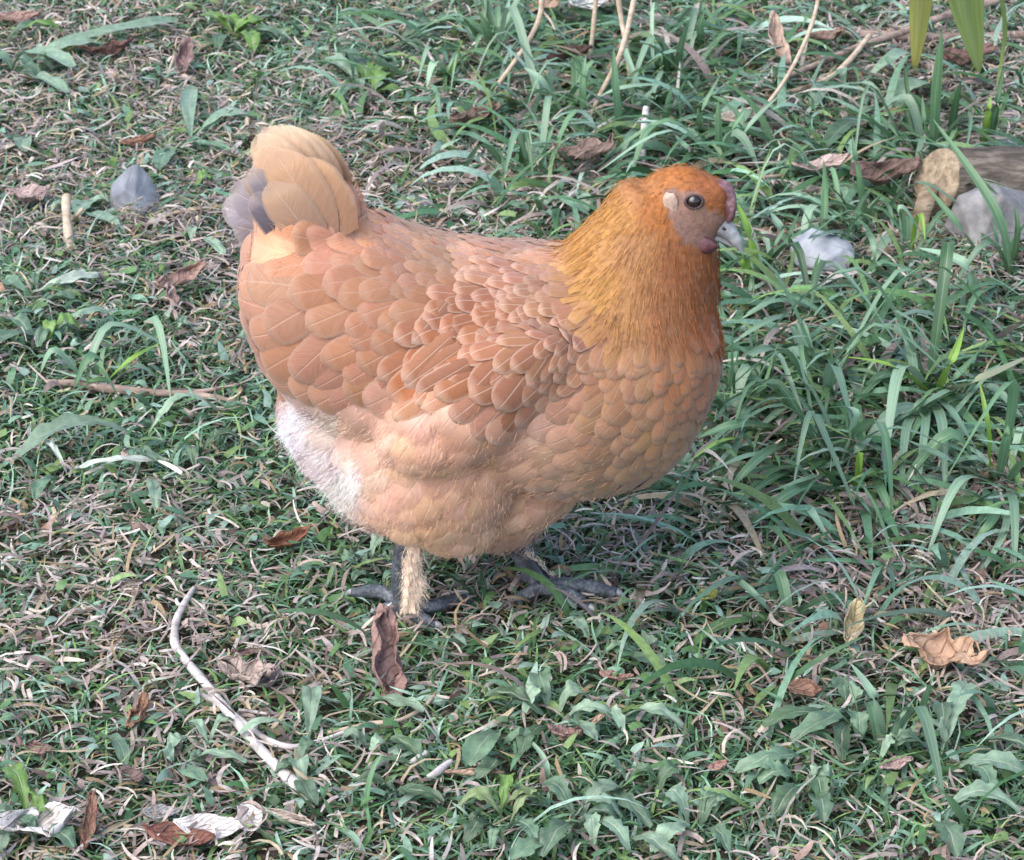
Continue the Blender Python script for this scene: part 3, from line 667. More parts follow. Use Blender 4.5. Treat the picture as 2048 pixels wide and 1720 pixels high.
def legs():
    z = .012
    # far (left) leg, striding forward
    a = hp(1022, 1060, .048); b = hp(1046, 1115, .046); c = at(1083, 1172, .020)
    f0 = Vector((c.x, c.y, c.z))
    P = [a + Vector((-.012, 0, .03)), a, b, f0]; rd = [.012, .0095, .0088, .0098]
    L = limb('leg', P, rd, M['scale'], hen); scutes(P[1:], rd[1:], L, 16)
    for pts, r in (([(1083, 1170, .018), (1130, 1168, .016), (1185, 1176, .012), (1232, 1186, .008)], .0062),
                   ([(1080, 1174, .017), (1120, 1182, .014), (1152, 1196, .010), (1180, 1214, .006)], .0062),
                   ([(1072, 1176, .016), (1058, 1186, .012), (1042, 1194, .008), (1026, 1202, .005)], .0055),
                   ([(1075, 1168, .02), (1062, 1160, .014), (1040, 1156, .008)], .005)):
        Q = [at(x, y, h + .004) for x, y, h in pts]; Q[0] = f0 + (Q[0] - f0) * .3
        limb('toe', Q, [r * 1.15] + [r] * (len(Q) - 2) + [r * .7], M['scale'], L, 10, .25); tip_claw(Q, L, r * .6)
    # near (right) leg with feathered shank
    a = hp(812, 1085, -.045); c = at(808, 1212, .016); b = a.lerp(c, .5) + Vector((-.003, 0, 0))
    P = [a + Vector((.01, 0, .04)), a, b, c]; rd = [.013, .0095, .0085, .0095]
    L2 = limb('leg', P, rd, M['scale'], hen); scutes(P[1:], rd[1:], L2, 14)
    for pts, r in (([(800, 1196, .022), (770, 1186, .02), (738, 1182, .014), (706, 1186, .009)], .006),
                   ([(822, 1210, .016), (858, 1212, .015), (895, 1204, .012), (930, 1198, .008)], .0062),
                   ([(815, 1222, .014), (840, 1236, .010), (872, 1250, .006)], .0058),
                   ([(800, 1218, .014), (775, 1214, .012), (752, 1222, .006)], .005)):
        Q = [at(x, y, h + .004) for x, y, h in pts]; Q[0] = c + (Q[0] - c) * .3
        limb('toe', Q, [r * 1.15] + [r] * (len(Q) - 2) + [r * .7], M['scale'], L2, 10, .25); tip_claw(Q, L2, r * .6)
    # tufts down the outside of the near shank, a few on the far one
    for (p0, p1, cnt, half) in ((a + Vector((.006, -.007, .004)), c + Vector((.007, -.008, -.004)), 44, .0055), (hp(1040, 1085, .052), at(1098, 1168, .018) + Vector((.004, .006, 0)), 10, .003)):
        ac = Acc(); Ps = []; D = []; Cc = []
        for k in range(cnt):
            u = k / cnt; q = p0.lerp(p1, u) + Vector((random.uniform(-half, half), random.uniform(-half, half * .3), 0))
            d = Vector((random.gauss(.05, .2), random.gauss(-.1, .15), -1)); n_ = Vector((random.gauss(0, .5), -1, .3)); d.normalize()
            n_ = (n_ - d * n_.dot(d)).normalized(); bb = n_.cross(d); W = .006; Ln = .012; V = []; uv = []
            for i in range(6):
                s = i / 5; wv = float(fwidth(np.array(s), False)) * W / 2
                for j in range(3):
                    cc = j - 1; V.append(q + d * (Ln * s) + bb * (wv * cc) + n_ * (.003 * math.sin(s * 3) + .001 * (1 - cc * cc))); uv.append((j / 2, s))
            ac.add(V, grid_faces(5, 2), np.repeat(np.array([lin(240, 214, 190)]) * random.uniform(.85, 1.1), len(V), 0), uv)
            for _ in range(70):
                Ps.append((q + Vector((random.uniform(-.004, .004), random.uniform(-.003, .001), random.uniform(-.008, .004))))[:]); D.append((d + Vector((random.gauss(0, .45), random.gauss(-.2, .3), random.gauss(0, .25))))[:]); Cc.append(np.array(lin(246, 224, 204)) * random.uniform(.85, 1.15))
        LL = L2 if cnt > 20 else L
        tag(link('leg_feathers', ac.mesh('leg_feathers'), M['feather'], LL), kind='stuff')
        V, F, C = strands(np.array(Ps), np.array(D), RNG.uniform(.006, .014, len(Ps)), RNG.uniform(.0003, .0006, len(Ps)), np.array(Cc), 3, None, .15)
        tag(link('leg_down', npmesh('leg_down', V, F, C), M['fluff'], LL), kind='stuff')
legs()

# ------------------------------------------------------------------ lawn (nobody could count it)
def blades(x, y, z0, th, L, W, e0, e1, curl, roll, C, seg=3, tipw=.15, fold=0.0):
    "grass blades as flat ribbons; all arguments are arrays"
    n = len(x); V = np.zeros((n, seg + 1, 2, 3)); px, py, pz = x.copy(), y.copy(), z0.copy(); CC = np.zeros((n, seg + 1, 2, 3))
    for k in range(seg + 1):
        u = k / seg; e = e0 + (e1 - e0) * u; t = th + curl * u
        wk = W / 2 * (1 - (1 - tipw) * u ** 2.2) * (0.75 + .25 * min(1, u * 3))
        sx, sy = -np.sin(t), np.cos(t); cr, sr = np.cos(roll), np.sin(roll)
        ox, oy, oz = sx * cr * wk, sy * cr * wk, sr * wk
        for j, s in ((0, -1), (1, 1)):
            V[:, k, j, 0] = px + s * ox; V[:, k, j, 1] = py + s * oy; V[:, k, j, 2] = pz + s * oz
            CC[:, k, j] = C * (0.88 + .2 * u)
        st = L / seg; px = px + st * np.cos(e) * np.cos(t); py = py + st * np.cos(e) * np.sin(t); pz = pz + st * np.sin(e)
        pz = np.maximum(pz, gzv(px, py) + .0015)
    base = (np.arange(n) * (seg + 1) * 2)[:, None]; i = (base + np.arange(seg)[None] * 2).ravel()
    return V.reshape(-1, 3), np.stack([i, i + 1, i + 3, i + 2], 1), CC.reshape(-1, 3)
def region(n, y0=-.78, y1=2.35, mar=.2):
    xs, ys = [], []; tot = 0
    while tot < n:
        y = RNG.uniform(y0, y1, n * 2); sl = np.sqrt((y + 2.17) ** 2 + 1.28 ** 2); hw = .182 * sl + mar
        x = RNG.uniform(-1, 1, n * 2); k = np.abs(x) < hw; xs.append(x[k]); ys.append(y[k]); tot += k.sum()
    return np.concatenate(xs)[:n], np.concatenate(ys)[:n]
def vnoise(x, y, f, seed=0):
    "smooth value noise 0..1"
    r = np.random.default_rng(seed).random((64, 64)); X = x * f + 100; Y = y * f + 100
    i = np.floor(X).astype(int); j = np.floor(Y).astype(int); u = X - i; v = Y - j; u = u * u * (3 - 2 * u); v = v * v * (3 - 2 * v)
    g = lambda a, b: r[a % 64, b % 64]
    return (g(i, j) * (1 - u) + g(i + 1, j) * u) * (1 - v) + (g(i, j + 1) * (1 - u) + g(i + 1, j + 1) * u) * v
# patches read from the photograph: px, py, radius px, dryness (+ straw, - lush)
PATCH = [(1900, 1190, 230, .5), (1600, 1260, 160, .22), (120, 1060, 170, .22), (130, 250, 200, .25), (560, 330, 200, .25), (850, 330, 180, .2), (300, 850, 210, -.35), (470, 820, 130, -.4), (450, 650, 110, .25),
         (250, 720, 150, -.25), (1050, 1400, 220, -.15), (1150, 1620, 260, -.3), (1900, 1560, 260, -.3), (700, 130, 130, -.25), (1000, 240, 150, -.12), (100, 120, 150, -.2), (1750, 120, 260, .35), (1550, 470, 200, .1), (1250, 380, 120, .25),
         (550, 1350, 150, .15), (450, 1560, 160, .2), (1650, 800, 250, -.1), (300, 1300, 160, .12), (900, 1330, 150, -.1), (60, 1560, 110, -.25), (1250, 1080, 100, .2), (1000, 330, 120, .25), (600, 990, 110, -.25)]
PT = [(at(a, b), c * mpp(a, b), d) for a, b, c, d in PATCH]
def dryness(x, y):
    d = .34 + .34 * (vnoise(x, y, 6, 1) - .5) + .34 * (vnoise(x, y, 15, 2) - .5)
    for p, r, a in PT: d = d + a * np.exp(-(((x - p.x) / r) ** 2 + ((y - p.y) / (r * 2.0)) ** 2))
    return np.clip(d, .03, .95)
def lush_right(x, y):
    "rough tall grass right of and behind the hen"
    p = at(1800, 620); q = at(1300, 130)
    r = at(1630, 850)
    return np.clip(np.exp(-(((x - r.x) / .15) ** 2 + ((y - r.y) / .17) ** 2)) * 1.3 + np.exp(-(((x - p.x) / .30) ** 2 + ((y - p.y) / .5) ** 2)) * 1.1 + np.exp(-(((x - q.x) / .28) ** 2 + ((y - q.y) / .42) ** 2)), 0, 1)
GREENS = np.array([(.065, .145, .065), (.095, .195, .105), (.135, .245, .155), (.18, .30, .205), (.05, .12, .045), (.11, .21, .075), (.17, .26, .09), (.25, .36, .28)])
DRIES = np.array([(.44, .36, .29), (.38, .29, .25), (.52, .45, .38), (.28, .21, .185), (.40, .32, .21), (.19, .14, .125), (.38, .31, .295), (.54, .48, .44), (.30, .215, .12), (.42, .35, .31), (.25, .20, .185)])
FT = [at(815, 1215), at(1110, 1182)]
def lawn():
    # short live blades
    n = 150000; x, y = region(n); dry = dryness(x, y); k = RNG.random(n) > dry * .92; x, y, dry = x[k], y[k], dry[k]; n = len(x)
    gi = RNG.integers(0, len(GREENS), n); C = GREENS[gi] * RNG.uniform(.85, 1.6, n)[:, None]
    L = RNG.gamma(4, .0045, n) + .006; W = RNG.gamma(6, .00034, n) + .0007; foot = (np.hypot((x - FT[0].x) / .05, (y - FT[0].y) / .035) < 1) | (np.hypot((x - FT[1].x) / .06, (y - FT[1].y) / .035) < 1); L = np.where(foot, L * .5, L)
    V, F, CC = blades(x, y, gzv(x, y), RNG.uniform(0, 2 * math.pi, n), L, W, RNG.uniform(.15, 1.15, n), RNG.uniform(-1.0, .4, n), RNG.normal(0, .7, n), RNG.normal(0, .5, n), C, 4)
    tag(link('lawn_grass', npmesh('lawn_grass', V, F, CC), M['lawn']), 'short uneven green lawn grass all around the hen', 'grass', kind='stuff')
    # dry clippings and thatch
    n = 150000; x, y = region(n); dry = dryness(x, y); k = RNG.random(n) < .16 + dry * .95; x, y = x[k], y[k]; n = len(x)
    C = DRIES[RNG.integers(0, len(DRIES), n)] * RNG.uniform(.75, 1.4, n)[:, None]
    L = RNG.gamma(4, .0042, n) + .005; W = RNG.gamma(6, .00034, n) + .0007
    V, F, CC = blades(x, y, gzv(x, y) + RNG.uniform(.002, .018, n), RNG.uniform(0, 2 * math.pi, n), L, W, RNG.normal(.15, .35, n), RNG.normal(-.25, .5, n), RNG.normal(0, 1.0, n), RNG.normal(0, .6, n), C, 4, .3)
    tag(link('dry_clippings', npmesh('dry_clippings', V, F, CC), M['lawn']), 'tan and pinkish dry grass clippings matted between the green blades', 'clippings', kind='stuff')
    # small broad leaves of clover and seedlings pressed into the turf
    n = 9000; x, y = region(n); k = RNG.random(n) > dryness(x, y) * .9; x, y = x[k], y[k]; n = len(x)
    C = GREENS[RNG.integers(1, len(GREENS), n)] * RNG.uniform(.9, 1.35, n)[:, None]
    L = RNG.uniform(.010, .028, n); W = RNG.uniform(.005, .011, n)
    V, F, CC = blades(x, y, gzv(x, y) + RNG.uniform(.005, .018, n), RNG.uniform(0, 2 * math.pi, n), L, W, RNG.normal(.3, .3, n), RNG.normal(-.4, .4, n), RNG.normal(0, .5, n), RNG.normal(0, .35, n), C, 4, .1)
    tag(link('turf_herbs', npmesh('turf_herbs', V, F, CC), M['blade']), 'tiny broad green leaves scattered through the short turf', 'ground cover', kind='stuff')
    # medium blades of the rough patch
    n = 52000; x, y = region(n); k = RNG.random(n) < lush_right(x, y) * .5
    for q, rx, ry in ((at(1960, 500), .12, .16), (at(1640, 575), .055, .09)): k &= (((x - q.x) / rx) ** 2 + ((y - q.y) / ry) ** 2 > 1) | (RNG.random(n) < .12)
    x, y = x[k], y[k]; n = len(x)
    C = GREENS[RNG.integers(0, len(GREENS), n)] * RNG.uniform(.75, 1.5, n)[:, None]; dd = RNG.random(n) < .14; C[dd] = DRIES[RNG.integers(0, len(DRIES), dd.sum())]
    L = RNG.uniform(.035, .15, n); W = RNG.gamma(5, .0012, n) + .002
    V, F, CC = blades(x, y, gzv(x, y), np.where(RNG.random(n) < .6, RNG.normal(-2.6, .7, n), RNG.uniform(0, 2 * math.pi, n)), L, W, RNG.uniform(.25, 1.15, n), RNG.uniform(-1.2, .1, n), RNG.normal(0, .5, n), RNG.normal(0, .45, n), C, 6, .06)
    tag(link('rough_grass', npmesh('rough_grass', V, F, CC), M['blade']), 'tangle of longer uncut grass beside the log and behind the hen', 'grass', kind='stuff')
    # brown leaf litter crumbs
    n = 9000; x, y = region(n); k = RNG.random(n) < .15 + .6 * np.clip(lush_right(x, y) * .8 + dryness(x, y) - .4, 0, 1); x, y = x[k], y[k]; n = len(x)
    C = np.array([(.20, .13, .105), (.30, .2, .165), (.12, .08, .065), (.42, .31, .27), (.36, .22, .15)])[RNG.integers(0, 5, n)] * RNG.uniform(.7, 1.2, n)[:, None]
    V, F, CC = blades(x, y, gzv(x, y) + RNG.uniform(.002, .014, n), RNG.uniform(0, 2 * math.pi, n), RNG.uniform(.006, .022, n), RNG.uniform(.004, .010, n), RNG.normal(.2, .5, n), RNG.normal(-.3, .7, n), RNG.normal(0, 1.2, n), RNG.normal(0, .7, n), C, 4, .35)
    tag(link('leaf_litter', npmesh('leaf_litter', V, F, CC), M['lawn']), 'crumbled brown leaf litter lying between the grass', 'leaf litter', kind='stuff')
    # the lawn going on outside the picture
    n = 52000; x = RNG.uniform(-4, 4, n); y = RNG.uniform(-3, 6, n); sl = np.sqrt((y + 2.17) ** 2 + 1.28 ** 2)
    k = ~((np.abs(x) < .182 * sl + .17) & (y > -.78) & (y < 2.35)); x, y = x[k], y[k]; n = len(x)
    g = RNG.random(n) < .6; C = np.where(g[:, None], GREENS[RNG.integers(0, len(GREENS), n)], DRIES[RNG.integers(0, len(DRIES), n)])
    V, F, CC = blades(x, y, gzv(x, y), RNG.uniform(0, 2 * math.pi, n), RNG.uniform(.03, .06, n), RNG.uniform(.005, .010, n), RNG.uniform(.2, 1.2, n), RNG.uniform(-.9, .5, n), RNG.normal(0, .5, n), RNG.normal(0, .4, n), C, 3)
    tag(link('outer_lawn', npmesh('outer_lawn', V, F, CC), M['lawn']), 'coarse lawn stretching away around the hen\'s patch', 'grass', kind='stuff')
lawn()

# ------------------------------------------------------------------ broad grass clumps: each blade a part
def blade_part(parent, P, W, col, tipcol=None, fold=.25, seg=12, twist=0.0):
    "P: three or more points; a folded ribbon"
    Q, _ = catmull(P, [1] * len(P), max(3, seg // (len(P) - 1))); m = len(Q) - 1; V = []; C = []; uv = []
    hd0 = Vector(Q[-1]) - Vector(Q[0]); hd0.z = 0
    for i, p in enumerate(Q):
        u = i / m; t = (Q[min(i + 1, m)] - Q[max(i - 1, 0)]).normalized()
        s = t.cross(Vector((0, 0, 1)));
        if s.length < .25: s = hd0.cross(Vector((0, 0, 1))) if hd0.length > .01 else Vector((1, 0, 0))
        s = (s - t * s.dot(t)).normalized(); s = Matrix.Rotation(twist * u + .25 * math.sin(P[0].x * 90 + P[-1].y * 70), 3, t) @ s
        n = s.cross(t); n = n if n.z >= 0 else -n
        wk = W / 2 * (.6 + .4 * min(1, u * 3)) * max(.04, (1 - max(0, (u - .45) / .55) ** 1.7))
        for c in (-1, -.45, 0, .45, 1):
            V.append(p + s * (wk * c) + n * (abs(c) * wk * fold)); uv.append(((c + 1) / 2, u))
            a = np.array(col); b = np.array(tipcol if tipcol is not None else col); C.append(a * (1 - u) + b * u)
    return link('blade', npmesh('blade', np.array([v[:] for v in V]), grid_faces(m, 4), np.array(C), np.array(uv)), M['grassleaf'], parent)
def m_grassleaf():
    "blade of grass: lengthwise ribs"
    t = NT('broad_grass'); a = attr(t); uv = t.n('ShaderNodeUVMap'); sp = t.n('ShaderNodeSeparateXYZ'); t.l(uv.outputs[0], sp.inputs[0])
    cv = t.n('ShaderNodeCombineXYZ'); t.l(t.math('MULTIPLY', sp.outputs[0], 14.0), cv.inputs[0]); t.l(t.math('MULTIPLY', sp.outputs[1], 2.5), cv.inputs[1])
    g = t.n('ShaderNodeObjectInfo'); t.l(t.math('MULTIPLY', g.outputs['Random'], 50.0), cv.inputs[2])
    n = t.noise(1.0, 4, cv.outputs[0]); f = t.ramp(n.outputs[0], [(0.3, (.72, .74, .72)), (0.7, (1.25, 1.22, 1.25))])
    col = t.mix(1.0, a.outputs[0], f.outputs[0], 'MULTIPLY')
    c = t.math('ABSOLUTE', t.math('SUBTRACT', sp.outputs[0], 0.5)); rib = t.math('SUBTRACT', 1.0, t.math('DIVIDE', c, 0.06), clamp=True)
    col = t.mix(t.math('MULTIPLY', rib, .35), col, (.4, .5, .38))
    w_ = t.noise(0.45, 3, cv.outputs[0]); dry = t.ramp(w_.outputs[0], [(.6, (0, 0, 0)), (.75, (.55, .55, .55))])
    col = t.mix(dry.outputs[0], col, (.36, .31, .19))
    return t.finish(col, .38, .5, n.outputs[0], .4, .0008, .25)
M['grassleaf'] = m_grassleaf()
GB = (.115, .225, .11); GP = (.25, .38, .25); GY = (.20, .35, .05); GD = (.055, .125, .05); GG = (.17, .28, .175); GS = (.34, .36, .22)
def tuft(label, base, blades_, group, extra=0, spread=.05, cols=(GB, GG, GD)):
    "blades: (via px, via py, via height, tip px, tip py, tip height, width px, colour[, base px, base py])"
    b0 = at(*base); e = empty('grass_clump', b0)
    tag(e, label, 'grass', group)
    for bl in blades_:
        vx, vy, vh, tx, ty, th, wp, col = bl[:8]; bb = at(*(bl[8:10] if len(bl) > 8 else base)) + Vector((random.uniform(-.006, .006), random.uniform(-.006, .006), -.004))
        P = [bb, at(vx, vy, vh), at(tx, ty, th)]
        blade_part(e, P, wp * mpp(tx, ty) * 1.0, col, np.array(col) * random.uniform(.9, 1.3), random.uniform(.1, .4), 14, random.gauss(0, .4))
    for _ in range(extra if base[1] > 1000 else extra + 6):
        th = random.uniform(0, 6.28); L = random.uniform(.5, 1.7) * spread * 1.7; hgt = random.uniform(.1, .8) * L
        d = Vector((math.cos(th), math.sin(th), 0)); b = b0 + Vector((random.gauss(0, .012), random.gauss(0, .012), 0)); b.z = gz(b.x, b.y) - .004
        tp = b + d * L; tp.z = gz(tp.x, tp.y) + random.uniform(.003, .5) * hgt
        md = b + d * (L * random.uniform(.35, .7)) + d.cross(Vector((0, 0, 1))) * random.gauss(0, .12 * L); md.z = gz(md.x, md.y) + hgt
        blade_part(e, [b, md, tp], random.uniform(.004, .0135), np.array(random.choice(cols + (GP, GB, GG))) * random.uniform(.7, 1.25), None, random.uniform(.1, .4), 10, random.gauss(0, .4))
    return e
GRP = 'clumps of broad rough grass'
tuft('large clump of wide arching blue-green blades beside the hen\'s breast, widest blade folded over', (1862, 790), [
    (1800, 738, .075, 1766, 967, .004, 27, GP), (1790, 735, .075, 1689, 713, .06, 17, GY), (1900, 820, .05, 1961, 915, .02, 23, GG), (1950, 765, .06, 2070, 708, .06, 30, GS), (1885, 850, .055, 1891, 1000, .012, 21, GG),
    (1838, 805, .05, 1796, 858, .02, 17, GP), (1900, 730, .06, 1928, 655, .085, 18, GY), (1850, 860, .05, 1833, 992, .01, 18, GG), (1815, 850, .04, 1802, 1010, .01, 20, GG), (1840, 840, .04, 1790, 930, .015, 14, GB), (1905, 760, .05, 1960, 700, .07, 14, GB)], GRP, 8, .07)
tuft('spreading clump of long drooping blades over the bare pinkish thatch', (1998, 975), [
    (1920, 962, .06, 1850, 1125, .006, 22, GP), (2028, 1010, .05, 2028, 1172, .006, 20, GG), (1900, 920, .055, 1815, 880, .05, 22, GG), (1975, 850, .07, 1958, 760, .10, 12, GY), (2010, 890, .07, 2016, 850, .09, 18, GB), (1985, 1040, .03, 1938, 1090, .01, 20, GB),
    (2010, 1060, .03, 1945, 1170, .005, 16, GP), (2050, 920, .06, 2100, 890, .06, 20, GB), (1960, 1000, .04, 1905, 1040, .012, 16, GD)], GRP, 8, .06)
tuft('clump with a grey-green blade bent like a hook, next to the widest folded blade', (1668, 945), [
    (1712, 830, .07, 1655, 815, .06, 20, GP), (1580, 985, .04, 1490, 1055, .006, 22, GB), (1610, 960, .04, 1500, 1000, .012, 20, GG), (1715, 900, .04, 1752, 862, .035, 18, GG), (1640, 900, .03, 1600, 905, .02, 15, GD), (1620, 1020, .035, 1670, 1102, .004, 18, GP, 1605, 1000),
    (1725, 1010, .03, 1790, 1085, .005, 20, GG, 1712, 960), (1765, 985, .03, 1800, 1060, .006, 18, GB, 1755, 935), (1720, 905, .05, 1722, 950, .03, 12, GY, 1712, 985)], GRP, 10, .06)
tuft('long flattened blades streaming toward the hen\'s breast', (1640, 800), [
    (1600, 742, .05, 1505, 772, .035, 16, GG, 1700, 735), (1480, 848, .045, 1395, 876, .03, 22, GB, 1575, 852), (1520, 915, .04, 1440, 1000, .01, 22, GB, 1580, 880), (1450, 880, .04, 1375, 925, .03, 17, GY, 1540, 865), (1600, 820, .03, 1560, 868, .02, 14, GG),
    (1480, 780, .05, 1420, 800, .05, 16, GG, 1560, 790), (1520, 700, .05, 1455, 740, .04, 15, GP, 1600, 690), (1500, 910, .04, 1385, 960, .012, 18, GG, 1600, 900), (1560, 760, .04, 1470, 825, .03, 18, GD), (1540, 640, .05, 1460, 690, .04, 15, GG, 1610, 620), (1540, 960, .03, 1450, 1030, .005, 16, GD, 1620, 920)], GRP, 12, .07)
tuft('thin upright dark blades close against the hen\'s breast', (1470, 830), [(1464, 740, .05, 1466, 640, .10, 7, GB), (1468, 760, .05, 1480, 690, .08, 6, GD), (1430, 800, .04, 1440, 740, .07, 9, GB)], GRP, 8, .05)
tuft('clump of three very long blades leaning across the log\'s cut end', (2023, 560), [
    (1990, 420, .08, 1866, 238, .15, 19, GB), (1930, 530, .06, 1838, 496, .05, 25, GP, 1960, 610), (1920, 455, .06, 1848, 368, .09, 15, GB, 1975, 520), (2000, 500, .06, 1985, 440, .09, 10, GD), (1955, 590, .04, 1925, 660, .03, 16, GB), (2035, 470, .06, 2030, 410, .09, 12, GD)], GRP, -4, .04)
tuft('arched blade and short shoots beside the rough end of the log', (1815, 530), [
    (1800, 415, .07, 1850, 480, .03, 17, GP), (1838, 430, .06, 1850, 480, .04, 13, GY), (1785, 480, .04, 1760, 440, .06, 10, GB), (1770, 520, .03, 1735, 560, .02, 13, GG)], GRP, -3, .04)
tuft('clump of crossed blades growing round the pale bluish stone', (1640, 520), [
    (1620, 450, .05, 1590, 398, .08, 15, GB), (1650, 400, .06, 1647, 318, .11, 15, GB), (1560, 460, .04, 1542, 425, .05, 27, GP, 1592, 512), (1670, 470, .04, 1700, 500, .03, 12, GG), (1600, 560, .03, 1560, 610, .01, 14, GP), (1580, 480, .05, 1600, 420, .07, 12, GD, 1600, 530)], GRP, -2, .05)
tuft('bright yellow-green blades just in front of the hen\'s beak', (1520, 560), [
    (1500, 480, .06, 1474, 405, .10, 22, GY), (1490, 530, .05, 1478, 490, .07, 17, GY), (1545, 500, .05, 1570, 455, .07, 13, GB), (1470, 590, .04, 1445, 580, .04, 18, GG), (1540, 600, .03, 1480, 640, .02, 20, GG)], GRP, 10, .06)
tuft('single tall blade with low shoots in front of the curled dark leaf', (1727, 455), [
    (1718, 360, .08, 1704, 270, .13, 15, GB), (1745, 480, .05, 1750, 540, .02, 13, GG), (1690, 440, .04, 1665, 420, .05, 12, GB), (1735, 420, .05, 1770, 380, .06, 9, GB)], GRP, 6, .05)
tuft('tall upright clump standing behind the log', (1866, 310), [
    (1872, 180, .10, 1884, 60, .18, 20, GB), (1910, 220, .07, 1923, 160, .11, 17, GD, 1905, 290), (1975, 240, .06, 1982, 190, .09, 14, GY, 1971, 300), (1850, 250, .06, 1845, 190, .08, 10, GB), (1935, 250, .05, 2010, 300, .04, 15, GD, 1930, 250), (1990, 230, .07, 2010, 130, .12, 14, GD, 1985, 290)], GRP, 8, .06)
tuft('clump of thin tall blades right behind the hen\'s crown', (1437, 330), [
    (1436, 260, .06, 1437, 200, .10, 15, GB), (1400, 230, .06, 1440, 150, .10, 11, GB, 1395, 260), (1500, 250, .06, 1560, 190, .08, 12, GP), (1480, 240, .04, 1420, 190, .06, 16, GB), (1380, 300, .05, 1350, 270, .05, 14, GG), (1460, 270, .06, 1490, 220, .09, 12, GB), (1520, 200, .05, 1600, 260, .03, 16, GB, 1450, 190)], GRP, 10, .07)
tuft('bright upright shoots beside the white leaf near the dry stalks', (990, 100), [
    (970, 50, .05, 940, -10, .09, 17, GB), (1005, 50, .05, 1020, -5, .08, 15, GP), (1020, 60, .04, 1060, 90, .03, 12, GG), (965, 70, .04, 950, 100, .03, 12, GB)], GRP, 10, .05)
tuft('clump with a pale twisted blade under the dry stalks', (1130, 235), [
    (1085, 165, .05, 1048, 135, .06, 17, GP), (1230, 180, .06, 1340, 168, .05, 13, GP), (1090, 240, .03, 1040, 225, .02, 12, GP), (1165, 180, .05, 1172, 110, .09, 14, GB, 1172, 255), (1180, 250, .04, 1220, 280, .02, 16, GG), (1110, 215, .04, 1150, 170, .06, 10, GD)], GRP, 12, .06)
tuft('star-like clump with a white-tipped blade next to the white upright stem', (1285, 240), [
    (1290, 200, .04, 1318, 170, .05, 15, GP), (1280, 205, .04, 1262, 172, .05, 15, GP), (1170, 270, .04, 1105, 275, .02, 18, GB, 1236, 293), (1232, 190, .07, 1227, 95, .12, 17, GB, 1236, 293), (1300, 270, .03, 1330, 300, .02, 16, GG), (1260, 270, .04, 1240, 320, .02, 14, GG)], GRP, 12, .06)
tuft('small bright tuft over the open lawn beyond the hen\'s back', (900, 165), [
    (912, 125, .04, 922, 85, .07, 15, GY), (885, 140, .03, 860, 120, .04, 10, GB), (880, 300, .03, 922, 276, .04, 12, GP, 864, 322)], GRP, 8, .04)
tuft('dark clump standing in the leaf litter between dry stalks and log', (1345, 160), [
    (1360, 100, .06, 1378, 40, .11, 14, GB), (1335, 215, .04, 1343, 170, .07, 13, GB, 1328, 260), (1330, 110, .05, 1310, 70, .07, 13, GD), (1370, 140, .04, 1410, 120, .05, 10, GB), (1400, 60, .06, 1410, 0, .10, 14, GB, 1395, 110)], GRP, 10, .06)
tuft('single blade rising over the stone-free turf behind the hen\'s back', (1075, 350), [(1090, 300, .05, 1108, 250, .08, 11, GB), (1135, 400, .03, 1180, 430, .02, 22, GG, 1120, 375)], GRP, 6, .05)
tuft('low spreading clump among dandelion leaves, one blade kinked near the top', (1765, 1500), [
    (1745, 1390, .06, 1700, 1325, .05, 18, GP, 1760, 1480), (1680, 1430, .05, 1630, 1400, .04, 12, GB), (1800, 1440, .05, 1835, 1390, .05, 12, GG), (1850, 1400, .06, 1870, 1340, .09, 14, GB, 1845, 1440), (1560, 1400, .03, 1480, 1360, .02, 14, GB, 1600, 1430), (1890, 1590, .05, 1830, 1540, .05, 20, GB, 1925, 1650), (1700, 1540, .04, 1600, 1465, .03, 9, GB)], GRP, 3, .04)
tuft('pair of long straight blades lying beside the hen\'s far foot', (1560, 1240), [(1500, 1180, .03, 1410, 1115, .02, 14, GG), (1600, 1200, .03, 1570, 1160, .03, 9, GP), (1450, 1300, .02, 1380, 1240, .02, 8, GP, 1490, 1330)], GRP, 2, .03)
tuft('long single green blade angled over the turf beside the forked brown twig', (200, 770), [(260, 720, .03, 322, 685, .03, 12, GY), (120, 800, .01, 70, 825, .006, 8, GB), (170, 760, .02, 90, 735, .012, 9, GP)], GRP, 4, .04)
tuft('short tuft with one pale blade below the standing rolled leaf', (660, 1640), [(700, 1670, .02, 735, 1715, .01, 20, GP, 640, 1640), (740, 1560, .03, 765, 1505, .05, 12, GB, 725, 1640), (650, 1600, .03, 640, 1570, .04, 12, GB), (1090, 1520, .02, 1040, 1460, .02, 11, GP, 1110, 1570)], GRP, 1, .03)

